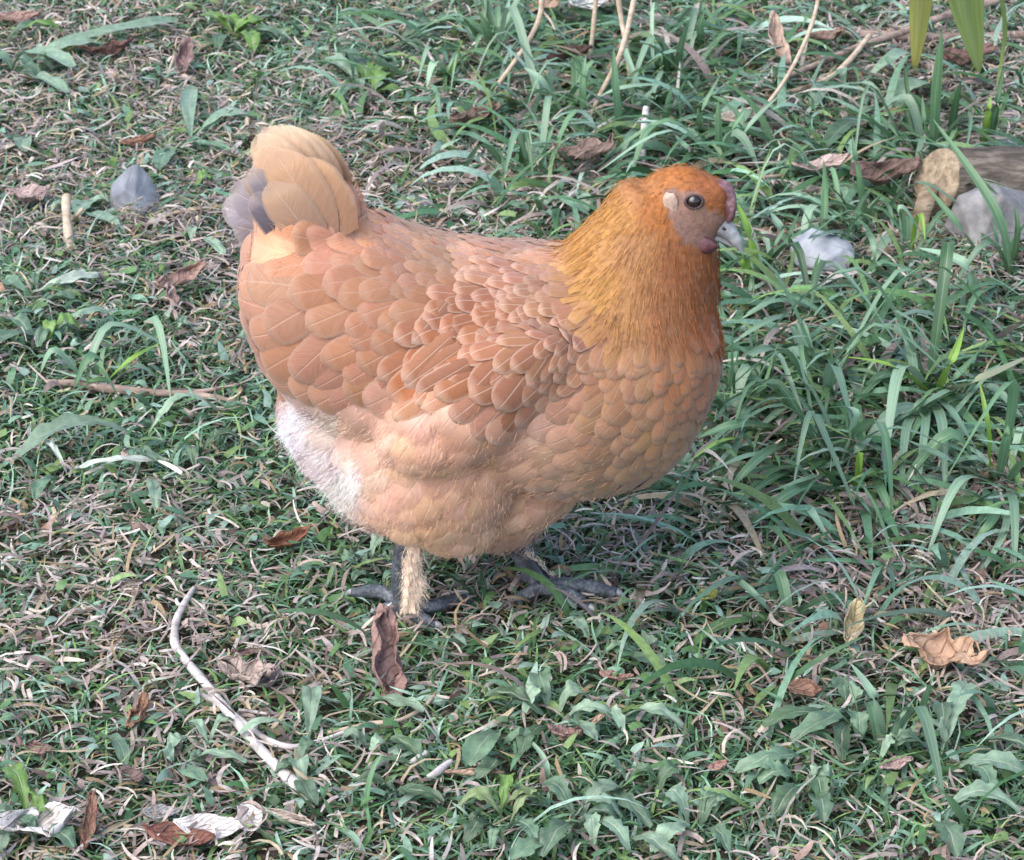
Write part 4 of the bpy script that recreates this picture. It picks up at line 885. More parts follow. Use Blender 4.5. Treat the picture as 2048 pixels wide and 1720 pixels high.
# ------------------------------------------------------------------ broad-leaved weeds: each leaf a part
def weed_leaf(parent, b, t, W, h, col, teeth=.45, nt_=5, ruffle=.004, fold=.25, name='leaf', shape=1.0):
    b, t = Vector(b), Vector(t); d = t - b; L = d.length; dn = d.normalized(); s = dn.cross(Vector((0, 0, 1))).normalized(); na = 22; V = []; C = []; uv = []
    sd = random.uniform(0, 100); bend = random.gauss(0, .08)
    for i in range(na + 1):
        u = i / na; base = math.sin(math.pi * min(1, (u * .95 + .02)) ** 1.15) ** .7 * (.5 + .5 * u)
        for k in range(-3, 4):
            c = k / 3; ph = (u * nt_ + (0.1 if c < 0 else .45) + .25 * noise.noise(Vector((sd, u * 3, c)))) % 1.0
            tooth = 1 - teeth * ph * (1 - .5 * u); wv = W / 2 * max(.05, base) * (1 - (1 - tooth) * abs(c) ** 1.0)
            sh = teeth * .10 * L / nt_ * abs(c) * (-1 + 2 * ph) * (1 if wv > .004 else 0)
            p = b + d * u + s * (wv * c + bend * L * math.sin(math.pi * u)) - dn * sh
            z = h * math.sin(math.pi * min(1, u * 1.02)) ** .8 + abs(c) * wv * fold + ruffle * noise.noise(Vector((sd + u * 5, c * 1.6, 1)))
            p.z = b.z * (1 - u) + t.z * u + z; p.z = max(p.z, gz(p.x, p.y) + .004)
            V.append(p); uv.append(((c + 1) / 2, u)); C.append(np.array(col) * (.9 + .15 * u + .12 * noise.noise(Vector((sd, u * 4, c * 2)))))
    return link(name, npmesh(name, np.array([v[:] for v in V]), grid_faces(na, 6), np.array(C), np.array(uv)), M['weed'], parent)
LB = (.13, .215, .135); LP = (.25, .36, .25); LD = (.08, .14, .075); LY = (.15, .27, .06); LW = (.50, .58, .47)
def weed(label, leaves, kind='dandelion', group='broad-leaved weeds in the lawn', teeth=.5, cat='weed'):
    "leaves: (base px, base py, tip px, tip py, width px, arch m, colour[, teeth])"
    e = empty(kind, at(leaves[0][0], leaves[0][1])); tag(e, label, cat, group)
    for lf in leaves:
        bx, by, tx, ty, wp, h, col = lf[:7]; te = lf[7] if len(lf) > 7 else teeth
        gx, gy = bx + (tx - bx) * random.uniform(1.15, 1.45), by + (ty - by) * random.uniform(1.15, 1.45)
        weed_leaf(e, at(bx, by, .006), at(gx, gy, .018), wp * random.uniform(1.0, 1.35) * mpp(bx, by), h * .8, np.array(col) * random.uniform(.65, 1.1), te, random.choice((4, 5, 6)))
    k = mpp(leaves[0][0], leaves[0][1])
    for _ in range(3):
        lf = random.choice(leaves); a = random.uniform(0, 6.28); L = random.uniform(.6, 1.0) * math.hypot(lf[2] - lf[0], (lf[3] - lf[1]) * 2) * k
        b = at(lf[0], lf[1], .005) + Vector((random.gauss(0, .008), random.gauss(0, .008), 0)); t = b + Vector((math.cos(a) * L, math.sin(a) * L, 0)); t.z = gz(t.x, t.y) + .014
        weed_leaf(e, b, t, lf[4] * random.uniform(.6, 1.0) * k, lf[5], np.array(lf[6]) * random.uniform(.75, 1.1), lf[7] if len(lf) > 7 else teeth, random.choice((4, 5, 6)))
    return e
weed('large flat rosette of long pale green leaves far from the hen beyond the grey flint', [
    (60, 105, 290, 55, 55, .02, LP, .15), (40, 130, 180, 95, 60, .015, LP, .2), (20, 120, 125, 130, 70, .02, LP, .25), (30, 150, -40, 130, 60, .02, LB, .2), (20, 145, 110, 175, 50, .012, LP, .2), (10, 90, 70, 65, 40, .02, LB, .1), (25, 85, 95, 68, 34, .025, LY, .1)], 'dandelion')
weed('upright pale oval leaf pair between the flint and the hen\'s tail', [(382, 290, 385, 205, 42, .015, LP, .05), (370, 300, 325, 330, 40, .01, LB, .1), (375, 300, 440, 300, 36, .01, LB, .2)], 'plantain')
weed('fresh bright green weed growing in the far turf above the hen\'s tail', [(470, 75, 410, 40, 45, .02, LY, .2), (475, 75, 520, 55, 45, .02, LY, .3), (475, 80, 500, 95, 40, .02, LY, .3), (460, 80, 440, 95, 36, .015, LD, .3), (480, 70, 560, 75, 34, .015, LB, .3)])
weed('bright serrated weed standing up on the lawn beyond the hen\'s back', [(735, 190, 725, 140, 50, .02, LY, .4), (740, 190, 775, 160, 50, .02, LY, .4), (730, 180, 660, 130, 48, .015, LP, .3), (745, 180, 700, 115, 46, .02, LB, .4), (740, 195, 690, 195, 40, .015, LB, .4), (745, 195, 790, 190, 40, .012, LY, .4)])
weed('pale flat leaf with a dark one over it near the brown curled pinkish leaf', [(60, 590, 175, 555, 40, .01, LW, .05), (70, 600, 20, 570, 36, .01, LB, .2), (80, 610, 130, 600, 34, .01, LB, .2)], 'plantain')
weed('broad oval green leaf lying flat by the forked brown twig', [(100, 680, 5, 690, 52, .015, LB, .1), (100, 680, 150, 660, 50, .02, LY, .3), (110, 670, 195, 640, 32, .02, LP, .1)], 'plantain')
weed('jagged dandelion leaf arching over a silvery upturned leaf', [(290, 880, 105, 910, 62, .03, LP, .6), (140, 945, 272, 928, 30, .02, (.66, .72, .64), .1), (285, 960, 305, 1005, 34, .012, LP, .1), (270, 900, 320, 930, 34, .012, LB, .4), (130, 960, 80, 990, 36, .01, LB, .4)])
weed('dark leaf pair in the lush turf behind the hen\'s fluffy rear', [(400, 910, 465, 885, 36, .015, LD, .2), (410, 905, 370, 915, 30, .01, LB, .3), (460, 700, 490, 690, 34, .015, LP, .1), (380, 670, 360, 650, 30, .01, LP, .1)])
weed('small pale leaves around the base of the grey flint', [(210, 410, 165, 425, 40, .01, LP, .1), (160, 430, 215, 445, 40, .008, LP, .1), (75, 285, 55, 300, 44, .012, LP, .05), (200, 350, 225, 340, 30, .015, LY, .1), (390, 385, 415, 365, 40, .015, LY, .1), (400, 480, 440, 500, 30, .01, LP, .1)])
weed('group of oval leaves under the long bleached twig', [(330, 1520, 360, 1490, 40, .012, LP, .05), (360, 1535, 470, 1525, 32, .012, LP, .1), (420, 1500, 390, 1460, 28, .015, LP, .2), (200, 1475, 240, 1520, 40, .01, LB, .3), (350, 1540, 400, 1560, 34, .01, LB, .2)], 'plantain')
weed('upright oval leaf leaning at the thin end of the second bleached twig', [(615, 1490, 620, 1400, 48, .02, LP, .03), (610, 1580, 600, 1540, 46, .015, LP, .1), (600, 1560, 625, 1600, 40, .01, LB, .2)], 'plantain')
weed('bright green dandelion rosette in the near corner by the white crumpled leaf', [(60, 1660, 20, 1570, 60, .025, LY, .5), (65, 1665, 100, 1640, 70, .02, LY, .6), (60, 1670, 0, 1640, 60, .02, LB, .5), (70, 1675, 130, 1690, 56, .015, LB, .5), (50, 1680, 10, 1700, 50, .015, LB, .5)])
weed('large jagged dandelion spreading directly below the hen\'s feet', [(1100, 1430, 1075, 1365, 50, .02, LB, .5), (1110, 1440, 1160, 1410, 60, .02, LP, .5), (1100, 1450, 990, 1410, 60, .02, LD, .5), (1120, 1450, 1200, 1440, 50, .02, LP, .6), (1110, 1460, 1060, 1500, 46, .012, LD, .5), (1120, 1460, 1180, 1480, 46, .012, LP, .5), (1240, 1440, 1330, 1450, 44, .015, LP, .5)])
weed('dark smooth leaves among the broken white stick pieces', [(1000, 1470, 950, 1520, 60, .015, LB, .1), (1010, 1530, 960, 1550, 50, .012, LD, .1), (1000, 1500, 1060, 1480, 44, .012, LB, .3), (860, 1560, 800, 1500, 40, .012, LD, .1), (740, 1500, 700, 1480, 46, .012, LP, .3), (790, 1590, 720, 1570, 34, .01, LD, .1), (770, 1590, 860, 1600, 34, .01, LD, .2)], 'plantain')
weed('yellowing dandelion next to the tan rolled leaf', [(1000, 1640, 1010, 1575, 40, .025, LY, .6), (1010, 1650, 940, 1620, 50, .02, (.21, .28, .12), .6), (1020, 1650, 1070, 1600, 50, .02, (.2, .26, .12), .6), (1010, 1660, 1060, 1680, 50, .015, LB, .6), (1000, 1665, 950, 1680, 44, .015, LD, .6)])
weed('wide dandelion of cool green leaves in the near turf right of the yellowing one', [(1150, 1650, 1090, 1590, 56, .02, LB, .6), (1160, 1650, 1230, 1600, 56, .02, LP, .6), (1150, 1660, 1100, 1700, 60, .02, LB, .6), (1170, 1660, 1240, 1690, 50, .02, LP, .6), (1190, 1560, 1240, 1545, 44, .015, LB, .6), (1220, 1580, 1290, 1640, 50, .015, LB, .6), (1250, 1690, 1330, 1720, 60, .02, LP, .6), (1100, 1690, 1040, 1715, 50, .012, LB, .5)])
weed('spreading dandelion beside the small reddish leaf', [(1700, 1420, 1660, 1390, 50, .02, LB, .5), (1690, 1430, 1720, 1400, 60, .02, LP, .5), (1700, 1440, 1610, 1470, 70, .02, LB, .5), (1690, 1450, 1560, 1450, 50, .015, LD, .5), (1720, 1450, 1690, 1500, 50, .015, LD, .5), (1610, 1520, 1490, 1540, 50, .02, LB, .6)])
weed('tall dandelion with broad jagged leaves below the large tan crumpled leaf', [(1880, 1520, 1930, 1410, 66, .03, LP, .5), (1870, 1520, 1800, 1500, 50, .02, LB, .5), (1900, 1540, 2010, 1545, 60, .02, LP, .5), (1890, 1510, 1880, 1440, 50, .03, LB, .5), (1900, 1550, 1960, 1590, 50, .02, LB, .5), (1930, 1500, 2060, 1520, 50, .02, LB, .3), (1750, 1510, 1800, 1500, 40, .02, LP, .4)])
weed('dandelion rosette with dark leaves around a pink crumpled scrap', [(1600, 1580, 1530, 1570, 70, .02, LB, .6), (1610, 1590, 1560, 1620, 60, .02, LD, .6), (1620, 1590, 1660, 1570, 56, .02, LP, .6), (1610, 1600, 1640, 1630, 50, .015, LB, .5), (1860, 1660, 1900, 1700, 60, .02, LB, .5), (1870, 1650, 1990, 1630, 60, .02, LP, .5)])
weed('pale green dandelion at the near edge left of the dark rosette', [(1380, 1660, 1340, 1610, 60, .025, LP, .5), (1390, 1670, 1330, 1700, 60, .02, LP, .5), (1400, 1660, 1440, 1620, 50, .02, LB, .6), (1400, 1680, 1450, 1700, 50, .02, LB, .6), (1310, 1600, 1350, 1560, 50, .02, LD, .5)])
weed('broad toothed leaf with a pale sheen behind the log\'s end, beside tall blades', [(1770, 240, 1860, 195, 56, .03, LP, .3), (1780, 250, 1730, 240, 40, .02, LB, .3), (1770, 260, 1680, 300, 44, .03, LB, .1), (1720, 180, 1800, 125, 40, .03, LP, .05), (1690, 190, 1640, 210, 40, .02, LP, .1)], 'plantain')
weed('small pale leaves at the hen\'s near foot', [(740, 1120, 770, 1090, 40, .012, LP, .3), (730, 1130, 690, 1120, 36, .01, LB, .3), (860, 1130, 880, 1090, 30, .012, LP, .1), (750, 1160, 715, 1160, 30, .01, LB, .3), (1180, 1290, 1150, 1260, 40, .012, LP, .3), (1230, 1320, 1310, 1340, 44, .01, LB, .4), (1290, 1310, 1300, 1285, 44, .012, LP, .3), (730, 1400, 830, 1420, 40, .008, LP, .1)], 'plantain')
weed('faded grey-green leaves behind the hen\'s neck', [(1000, 60, 1030, 20, 50, .02, LB, .3), (990, 430, 1040, 420, 36, .01, LB, .3), (1120, 390, 1160, 420, 36, .012, LP, .1), (800, 90, 860, 60, 56, .02, LB, .3), (760, 120, 830, 110, 44, .02, LD, .3), (1060, 430, 1110, 440, 30, .01, LP, .2)], 'plantain')
# overhanging yellow-green leaves
e = empty('tall_weed', at(1960, 165)); tag(e, 'two broad yellow-green hanging blades, the wider one with a brown spot, above the fallen sticks', 'plant')
blade_part(e, [at(1948, -170, .42), at(1925, -20, .20), at(1958, 150, .01)], .052, (.30, .40, .10), (.33, .42, .13), .2, 16, .2)
blade_part(e, [at(1862, -190, .40), at(1842, -20, .18), at(1828, 150, .008)], .032, (.34, .36, .09), (.5, .46, .12), .2, 16, .2)
blade_part(e, [at(1990, -60, .25), at(2010, 60, .10), at(1990, 190, .006)], .006, (.25, .35, .10), None, .2, 12)

# ------------------------------------------------------------------ dead leaves
def dead_leaf(label, px, py, Lp, Wp, yaw, col, curl=1.2, bend=.4, crum=.15, pitch=0.0, roll=0.0, tipcol=None, lobed=0.0, group='dead leaves on the lawn', name='dead_leaf', lift=.013, parent_dy=0):
    "a withered leaf: Lp, Wp size in photograph pixels, yaw seen from above, curl rolls it about its midrib"
    c = at(px, py); k = mpp(px, py); L = Lp * k * 1.05; W = Wp * k * 1.1; na, nc = 22, 14; V = []; uv = []; C = []; sd = px * .37 + py * .11
    cu = curl if abs(curl) > .05 else .05
    for i in range(na + 1):
        u = i / na; w_ = max(.03, math.sin(math.pi * (u * .97 + .015)) ** .65 * (1 - lobed * (.5 + .5 * math.sin(u * 22 + sd))))
        for j in range(nc + 1):
            cc = 2 * j / nc - 1; a = cc * cu * w_ ** .3; r = W / 2 / cu
            y = r * math.sin(a) * w_ ** .7; z = r * (1 - math.cos(a)) * w_
            x = L * (u - .5); zb = bend * L * ((u - .5) ** 2 * 1.6)
            q = Vector((u * 2.6, cc * 1.3, sd)); nz = Vector((noise.noise(q * 1.4), noise.noise(q * 1.4 + Vector((9, 2, 0))), noise.noise(q * 1.4 + Vector((3, 7, 1)))))
            nz2 = noise.noise(q * 4.2) * .3
            V.append(Vector((x, y, z + zb)) + nz * (crum * min(L, W) * .9) + Vector((0, 0, nz2 * crum * W)))
            uv.append((j / nc, u)); t = .5 + .5 * noise.noise(q * 1.1 + Vector((4, 4, 4))); C.append(np.array(col) * (1 - t) + np.array(tipcol if tipcol is not None else np.array(col) * .75) * t)
    mt = Matrix.Rotation(yaw, 3, 'Z') @ Matrix.Rotation(-pitch, 3, 'Y') @ Matrix.Rotation(roll, 3, 'X')
    V = [mt @ v for v in V]; mz = min(v.z for v in V)
    lift = lift + .022 * float(lush_right(np.array([c.x]), np.array([c.y]))[0]); V = np.array([(v.x, v.y, v.z - mz + lift - .002) for v in V])
    F = grid_faces(na, nc)
    o = link(name, npmesh(name, V, F, np.array(C), np.array(uv)), M['dead']); o.location = c
    sm = o.modifiers.new('thick', 'SOLIDIFY'); sm.thickness = .0006
    return tag(o, label, 'leaf', group)
PK = (.42, .27, .225); TN = (.46, .32, .23); MV = (.26, .165, .145); RB = (.26, .115, .07); DK = (.075, .045, .038); BG = (.6, .5, .42); WH = (.74, .70, .68); GY_ = (.36, .28, .25); YB = (.55, .46, .26)
DL = dead_leaf
DL('pinkish twisted dead leaf on the turf behind the hen\'s rump', 365, 590, 100, 52, .5, PK, 1.9, .7, .22, .25, .5)
DL('brown pointed scrap of leaf hanging from the pinkish twisted one', 345, 625, 70, 36, 1.9, MV, 1.9, .5, .25, .2, .2, GY_)
DL('small red-brown folded leaf beside the hen\'s fluffy rear', 578, 1108, 92, 46, .55, RB, 1.5, .6, .2, .1, .3)
DL('tall mauve-brown rolled leaf standing on end below the hen\'s near foot', 768, 1378, 180, 95, 1.75, MV, 2.0, .3, .28, .95, .25, (.36, .22, .19), lift=.004)
DL('crumpled grey-brown leaf with pale lobes beside the bleached twigs', 500, 1390, 120, 90, -.5, GY_, 1.6, .7, .25, .1, .2, (.45, .36, .31), .25)
DL('silvery smooth rounded leaf overlapping the crumpled grey-brown one', 545, 1395, 80, 62, -1.1, (.36, .30, .29), .9, .4, .08, .35, .5, (.26, .2, .19))
DL('little crumpled orange-brown leaf left of the crossing twigs', 282, 1462, 84, 46, 1.2, (.34, .19, .12), 2.0, .5, .28, .3)
DL('light tan leaf rolled into a slanting tube by the dandelions', 1165, 1492, 105, 34, .5, TN, 2.2, .3, .15, .25, .2, (.52, .36, .27))
DL('ragged brown scrap at the end of the slanting leaf tube', 1128, 1502, 60, 40, 2.9, MV, 1.5, .5, .3, .1)
DL('narrow rolled tan leaf lying flat by the yellowing dandelion', 950, 1575, 112, 30, -.08, TN, 2.6, .15, .14, .03)
DL('cream-yellow folded leaf with a dark rim on the straw thatch', 1700, 1290, 100, 60, 1.25, YB, 1.6, .5, .15, .45, .3, (.40, .33, .2))
DL('large tan crumpled leaf on the bare thatch right of the cream one', 1890, 1365, 150, 105, -.5, (.44, .27, .17), 1.0, .6, .28, .12, .2, (.5, .34, .24), .2)
DL('small reddish tan leaf with a pointed tip by the spreading dandelion', 1608, 1412, 86, 44, -.5, (.38, .22, .155), 1.4, .5, .22, .1, .3)
DL('white crumpled leaf cut by the near edge of the lawn', 75, 1700, 170, 90, .1, WH, 1.0, .6, .28, .05, 0, (.6, .54, .5), .2)
DL('whitish flat papery leaf lying over a red-brown one', 420, 1688, 130, 56, -.1, (.62, .55, .5), .7, .3, .12, 0, .2, WH)
DL('grey-white pointed leaf tilted against the papery one', 505, 1672, 105, 56, -1.15, (.46, .42, .40), .8, .3, .10, .1, .4, (.64, .6, .58))
DL('pale beige leaf rolled like a cigar near the grey-white pointed leaf', 578, 1668, 130, 40, -.55, (.5, .41, .35), 2.3, .15, .1, .06, 0, BG)
DL('red-brown leaf half buried under the papery leaf', 360, 1708, 140, 64, -.25, (.27, .12, .085), .9, .4, .18, 0, 0, (.18, .08, .06))
DL('silver curled leaf beside the papery leaf', 325, 1655, 70, 40, .1, (.44, .42, .42), 1.3, .5, .14, 0, .3)
DL('narrow rusty leaf standing among green blades near the corner rosette', 182, 1690, 120, 38, 1.5, (.22, .10, .07), 1.7, .3, .24, .5, 0, (.36, .22, .16))
DL('dark brown curled scrap in the turf above the rusty leaf', 75, 1525, 90, 36, -.6, MV, 1.8, .4, .25, .1)
DL('grey-brown leaf fragment under the long bleached twig\'s thick end', 262, 1585, 76, 44, -.7, (.2, .14, .125), 1.3, .4, .22, .1)
DL('brown shrivelled leaf behind the pale rosette, beyond the flint', 218, 128, 100, 40, .15, (.16, .09, .075), 2.0, .5, .28, .1)
DL('pinkish leaf edge sticking out of the turf at the pale rosette', 40, 62, 100, 38, -.1, PK, 1.8, .5, .24, .1)
DL('mauve folded leaf standing in the turf beyond the hen\'s tail', 372, 150, 84, 46, 1.4, (.27, .18, .17), 1.4, .4, .2, .6)
DL('tiny red-brown leaf behind the grey flint', 278, 308, 62, 30, .1, (.32, .17, .12), 1.6, .4, .22, .1)
DL('pale pink shrivelled leaf left of the flint', 62, 420, 84, 56, -.3, (.48, .36, .33), 1.3, .5, .3, .1)
DL('bright white curled leaf beside the dry stalks', 1185, 55, 110, 56, .45, (.8, .77, .74), 1.0, .5, .15, .15, .3)
DL('beige leaf with a rusty hole next to the bright white leaf', 1088, 58, 66, 46, .2, (.5, .4, .32), 1.0, .4, .18, .2, .2, (.4, .2, .1))
DL('dark hollow brown leaf in the grass beneath the dry stalks', 1140, 165, 84, 54, .2, DK, 1.8, .4, .18, .15, 0, (.15, .09, .075))
DL('tan drooping leaf among fallen sticks', 1552, 150, 140, 46, 1.75, (.40, .27, .2), 1.5, .4, .18, .45, .2, (.55, .42, .34))
DL('pale beige leaf behind the hen\'s crown', 1480, 290, 100, 44, .15, (.62, .52, .44), 1.0, .4, .14, .12, .3)
DL('pinkish pale leaf lying in front of the hen\'s face', 1640, 388, 110, 42, .2, (.55, .42, .38), 1.2, .5, .2, .1, .2)
DL('large dark brown curled leaf with a pinkish edge at the log\'s end', 1765, 415, 130, 80, .15, DK, 1.6, .7, .2, .1, .35, (.30, .2, .17))
DL('pink-brown crumpled leaf under the hen\'s breast', 1225, 1008, 110, 46, .15, (.42, .28, .23), 1.6, .5, .24, .08)
DL('small yellow-green fallen leaf on the thatch by the long straight blades', 1415, 1222, 46, 40, .9, (.3, .32, .09), .6, .3, .1, .1)
DL('brown withered leaf in the rough grass behind the hen\'s neck', 950, 285, 96, 60, .3, (.25, .17, .13), 1.6, .6, .3, .15)
DL('grey-brown dead leaf close behind the hen\'s nape', 1170, 360, 110, 70, -.3, (.24, .17, .145), 1.5, .6, .3, .2)
DL('pink crumpled scrap within the dark rosette', 1790, 1562, 60, 44, .3, (.5, .36, .33), 1.3, .5, .25, .1)
DL('small pink-orange leaf piece in the near turf', 1436, 1562, 36, 28, .5, (.5, .3, .24), 1.2, .4, .2, .2)
DL('brown leaf lying between fallen sticks and the overhanging blades', 1930, 150, 110, 60, .2, (.22, .13, .11), 1.4, .5, .26, .1)
DL('dried leaf on the soil beyond the pale beige leaf', 1640, 120, 100, 50, -.4, (.3, .2, .16), 1.4, .5, .26, .1)
DL('rosy dry leaf near the dandelion below the hen\'s feet', 1235, 1385, 70, 34, -.4, (.4, .24, .2), 1.5, .5, .26, .1)
DL('dark purple-brown scrap by the standing rolled leaf', 500, 1335, 60, 30, -.2, (.2, .13, .12), 1.5, .5, .26, .1)

# ------------------------------------------------------------------ twigs and stalks
M['bleached'] = m_wood('bleached_twig', ((.28, .245, .225), (.52, .475, .45), (.66, .62, .59)), 140, .6, .001)
M['twig'] = m_wood('brown_twig', ((.12, .085, .07), (.3, .22, .18), (.48, .38, .31)), 140, .6, .001)
M['straw'] = m_wood('straw_stalk', ((.3, .22, .15), (.46, .36, .27), (.6, .5, .4)), 140, .5, .001)
def twig(label, pts, mat, group, branches=(), name='twig', wob=.25, cat='twig'):
    "pts: (px, py, height m, thickness px)"
    def mk(pp):
        P = [at(a, b, h) for a, b, h, _ in pp]; rd = [max(.0008, t * 1.15 * mpp(a, b) / 2) for a, b, h, t in pp]
        Q, rr = catmull(P, rd, 6); return tube(Q, rr, 9, True, 1.0, wob, pts[0][0])
    V, F = mk(pts); o = link(name, pymesh(name, V, F), M[mat]); b0 = at(pts[0][0], pts[0][1]); recenter(o, b0)
    for br in branches:
        V, F = mk(br); bo = bpy.data.objects.new('branch', pymesh('branch', V, F)); COL.objects.link(bo); bo.data.materials.append(M[mat])
        bo.data.polygons.foreach_set('use_smooth', np.ones(len(bo.data.polygons), bool)); bo.data.transform(Matrix.Translation(-b0)); bo.parent = o
    return tag(o, label, cat, group)
G1 = 'fallen twigs and dry stalks'
twig('long curved bleached twig, thick at one end, lying across the near turf', [(388, 1176, .012, 9), (368, 1208, .016, 12), (352, 1245, .016, 14), (350, 1288, .015, 16), (372, 1320, .014, 16), (425, 1385, .014, 17), (470, 1440, .015, 18), (540, 1520, .013, 20), (598, 1578, .012, 25)], 'bleached', G1,
     [[(366, 1212, .016, 9), (356, 1208, .018, 7), (353, 1198, .02, 5)]])
twig('thinner bleached twig crossing the long curved one', [(354, 1382, .012, 9), (400, 1392, .014, 13), (440, 1408, .012, 12), (480, 1440, .016, 11), (530, 1476, .015, 11), (580, 1494, .014, 11), (640, 1482, .012, 8), (700, 1460, .012, 7)], 'bleached', G1,
     [[(478, 1420, .012, 6), (510, 1424, .012, 6), (535, 1428, .012, 5)]])
twig('brown forked twig on the turf behind the hen\'s rear', [(95, 765, .012, 12), (160, 768, .012, 14), (210, 776, .012, 17), (300, 785, .014, 14), (380, 788, .012, 13), (440, 797, .010, 10), (500, 812, .008, 7)], 'twig', G1, [[(360, 786, .013, 8), (420, 780, .014, 7), (478, 769, .014, 6)]])
twig('tall dry stalk slanting over the turf toward the bright shoots', [(972, 198, .006, 7), (1010, 150, .03, 8), (1058, 80, .07, 8), (1082, 22, .10, 9), (1080, -40, .14, 9)], 'straw', G1, [[(1082, 20, .10, 5), (1100, 40, .09, 4), (1110, 60, .08, 3)]], wob=.15)
twig('leaning dry stalk crossing another behind the hen\'s neck', [(1170, 256, .005, 7), (1200, 190, .04, 8), (1240, 110, .09, 9), (1262, 30, .13, 9), (1275, -40, .17, 9)], 'straw', G1, wob=.15)
twig('upright dry stalk crossed by the leaning one', [(1262, 175, .006, 8), (1252, 90, .06, 9), (1240, 20, .10, 9), (1234, -40, .14, 9)], 'straw', G1, wob=.15)
twig('thin dry stalk rising past the bright white leaf', [(1175, 150, .005, 8), (1184, 80, .05, 8), (1192, 0, .10, 8), (1195, -40, .13, 8)], 'straw', G1, wob=.15)
twig('white upright stem behind the hen\'s crown', [(1283, 345, .004, 15), (1286, 290, .03, 13), (1290, 240, .05, 12), (1292, 215, .06, 10)], 'bleached', G1, wob=.1)
twig('short tan stub standing in the turf left of the flint', [(142, 498, .004, 15), (136, 460, .02, 16), (132, 425, .035, 15), (133, 392, .048, 17)], 'straw', G1, [[(142, 440, .02, 8), (155, 430, .03, 7), (165, 418, .04, 6)]])
twig('thin pale twig on the turf between the flint and the hen\'s tail', [(318, 434, .008, 6), (370, 422, .010, 7), (420, 414, .010, 6), (455, 412, .009, 4)], 'straw', G1)
twig('long grey stick slanting up through the leaf litter to the overhanging blades', [(1490, 195, .012, 8), (1560, 160, .02, 10), (1650, 122, .025, 11), (1720, 92, .03, 12), (1800, 66, .035, 12), (1850, 45, .04, 13), (1960, 10, .045, 14), (2080, -25, .05, 14)], 'twig', G1)
twig('brown thick stick lying level among fallen leaves', [(1670, 62, .012, 14), (1740, 70, .014, 18), (1840, 74, .015, 17), (1950, 74, .014, 15), (2080, 68, .013, 13)], 'twig', G1)
twig('tan curved stick under the long grey one', [(1480, 195, .008, 8), (1560, 188, .012, 9), (1640, 165, .018, 10), (1690, 130, .03, 10), (1740, 70, .05, 9)], 'straw', G1)
twig('thin pale stalk leaning through the rough grass behind the hen\'s head', [(1500, 250, .006, 6), (1570, 160, .06, 7), (1620, 60, .10, 7), (1640, -20, .14, 6)], 'straw', G1, wob=.15)
twig('fine orange-brown stem in front of the hen\'s comb', [(1440, 368, .012, 5), (1500, 358, .02, 6), (1570, 350, .02, 6)], 'straw', G1, wob=.1)
twig('broken white stick piece under the dark smooth leaves', [(808, 1536, .013, 9), (830, 1520, .016, 10), (852, 1505, .017, 11)], 'bleached', G1)
twig('blunt white stick piece beside the broken one', [(856, 1556, .013, 12), (880, 1540, .016, 14), (903, 1522, .016, 9)], 'bleached', G1)
twig('tiny pale forked straw in the far turf', [(845, 85, .01, 5), (858, 108, .016, 7), (874, 135, .01, 6)], 'bleached', G1, [[(852, 95, .013, 4), (858, 84, .018, 4), (862, 76, .02, 3)]])
twig('pale straw lying level beyond the hen\'s back', [(912, 160, .012, 6), (960, 163, .014, 7), (1022, 170, .012, 7)], 'bleached', G1)
twig('dry straw lying across dandelion leaves by the white stick pieces', [(655, 1465, .010, 6), (740, 1448, .013, 9), (800, 1440, .013, 8), (850, 1412, .012, 7), (872, 1385, .01, 5)], 'straw', G1)
twig('crooked dark twig lying below the hen\'s far foot', [(1290, 1355, .008, 4), (1370, 1358, .01, 5), (1440, 1352, .012, 5)], 'twig', G1)
twig('curled brown stem beside the cream folded leaf', [(1490, 1350, .008, 5), (1500, 1336, .014, 6), (1520, 1334, .014, 5), (1545, 1370, .012, 5), (1575, 1400, .008, 4)], 'twig', G1)

# ------------------------------------------------------------------ stones
M['flint'] = m_stone('flint', (.07, .076, .09), (.2, .21, .235), (.46, .47, .5), 28, .5, .45)
M['chalk'] = m_stone('pale_stone', (.22, .235, .26), (.33, .345, .37), (.44, .45, .475), 60, .7, .3)
M['rock'] = m_stone('grey_rock', (.12, .115, .11), (.21, .2, .195), (.33, .315, .305), 70, .8, .25)
def stone(label, px, py, size, mat, seed, sink=.25, npts=16, pts=None, group='stones in the turf', bev=.0018):
    "size: (width px, depth ratio, height ratio)"
    rn = random.Random(seed); k = mpp(px, py); w_ = size[0] * k / 2; bm = bmesh.new()
    if pts:
        for p in pts: bm.verts.new(Vector((p[0] * w_, p[1] * w_, p[2] * w_)))
    else:
        for _ in range(npts):
            v = Vector((rn.gauss(0, 1), rn.gauss(0, 1), rn.gauss(0, 1))).normalized() * rn.uniform(.85, 1.08)
            bm.verts.new((v.x * w_, v.y * w_ * size[1], v.z * w_ * size[2]))
    bmesh.ops.convex_hull(bm, input=list(bm.verts)); bmesh.ops.delete(bm, geom=[v for v in bm.verts if not v.link_faces], context='VERTS')
    bmesh.ops.bevel(bm, geom=list(bm.edges), offset=bev, segments=2, affect='EDGES', profile=.6)
    bmesh.ops.triangulate(bm, faces=bm.faces[:]); bmesh.ops.subdivide_edges(bm, edges=[e for e in bm.edges if e.calc_length() > w_ * .35], cuts=1, use_grid_fill=True)
    for v in bm.verts: v.co += v.normal * (w_ * .025 * noise.noise(v.co * (3 / w_)))
    me = bpy.data.meshes.new('stone'); bm.to_mesh(me); bm.free(); mz = min(v.co.z for v in me.vertices); hz = max(v.co.z for v in me.vertices) - mz
    me.transform(Matrix.Translation((0, 0, -mz - hz * sink))); o = link('stone', me, M[mat], None, False); o.location = at(px, py)
    return tag(o, label, 'stone', group)
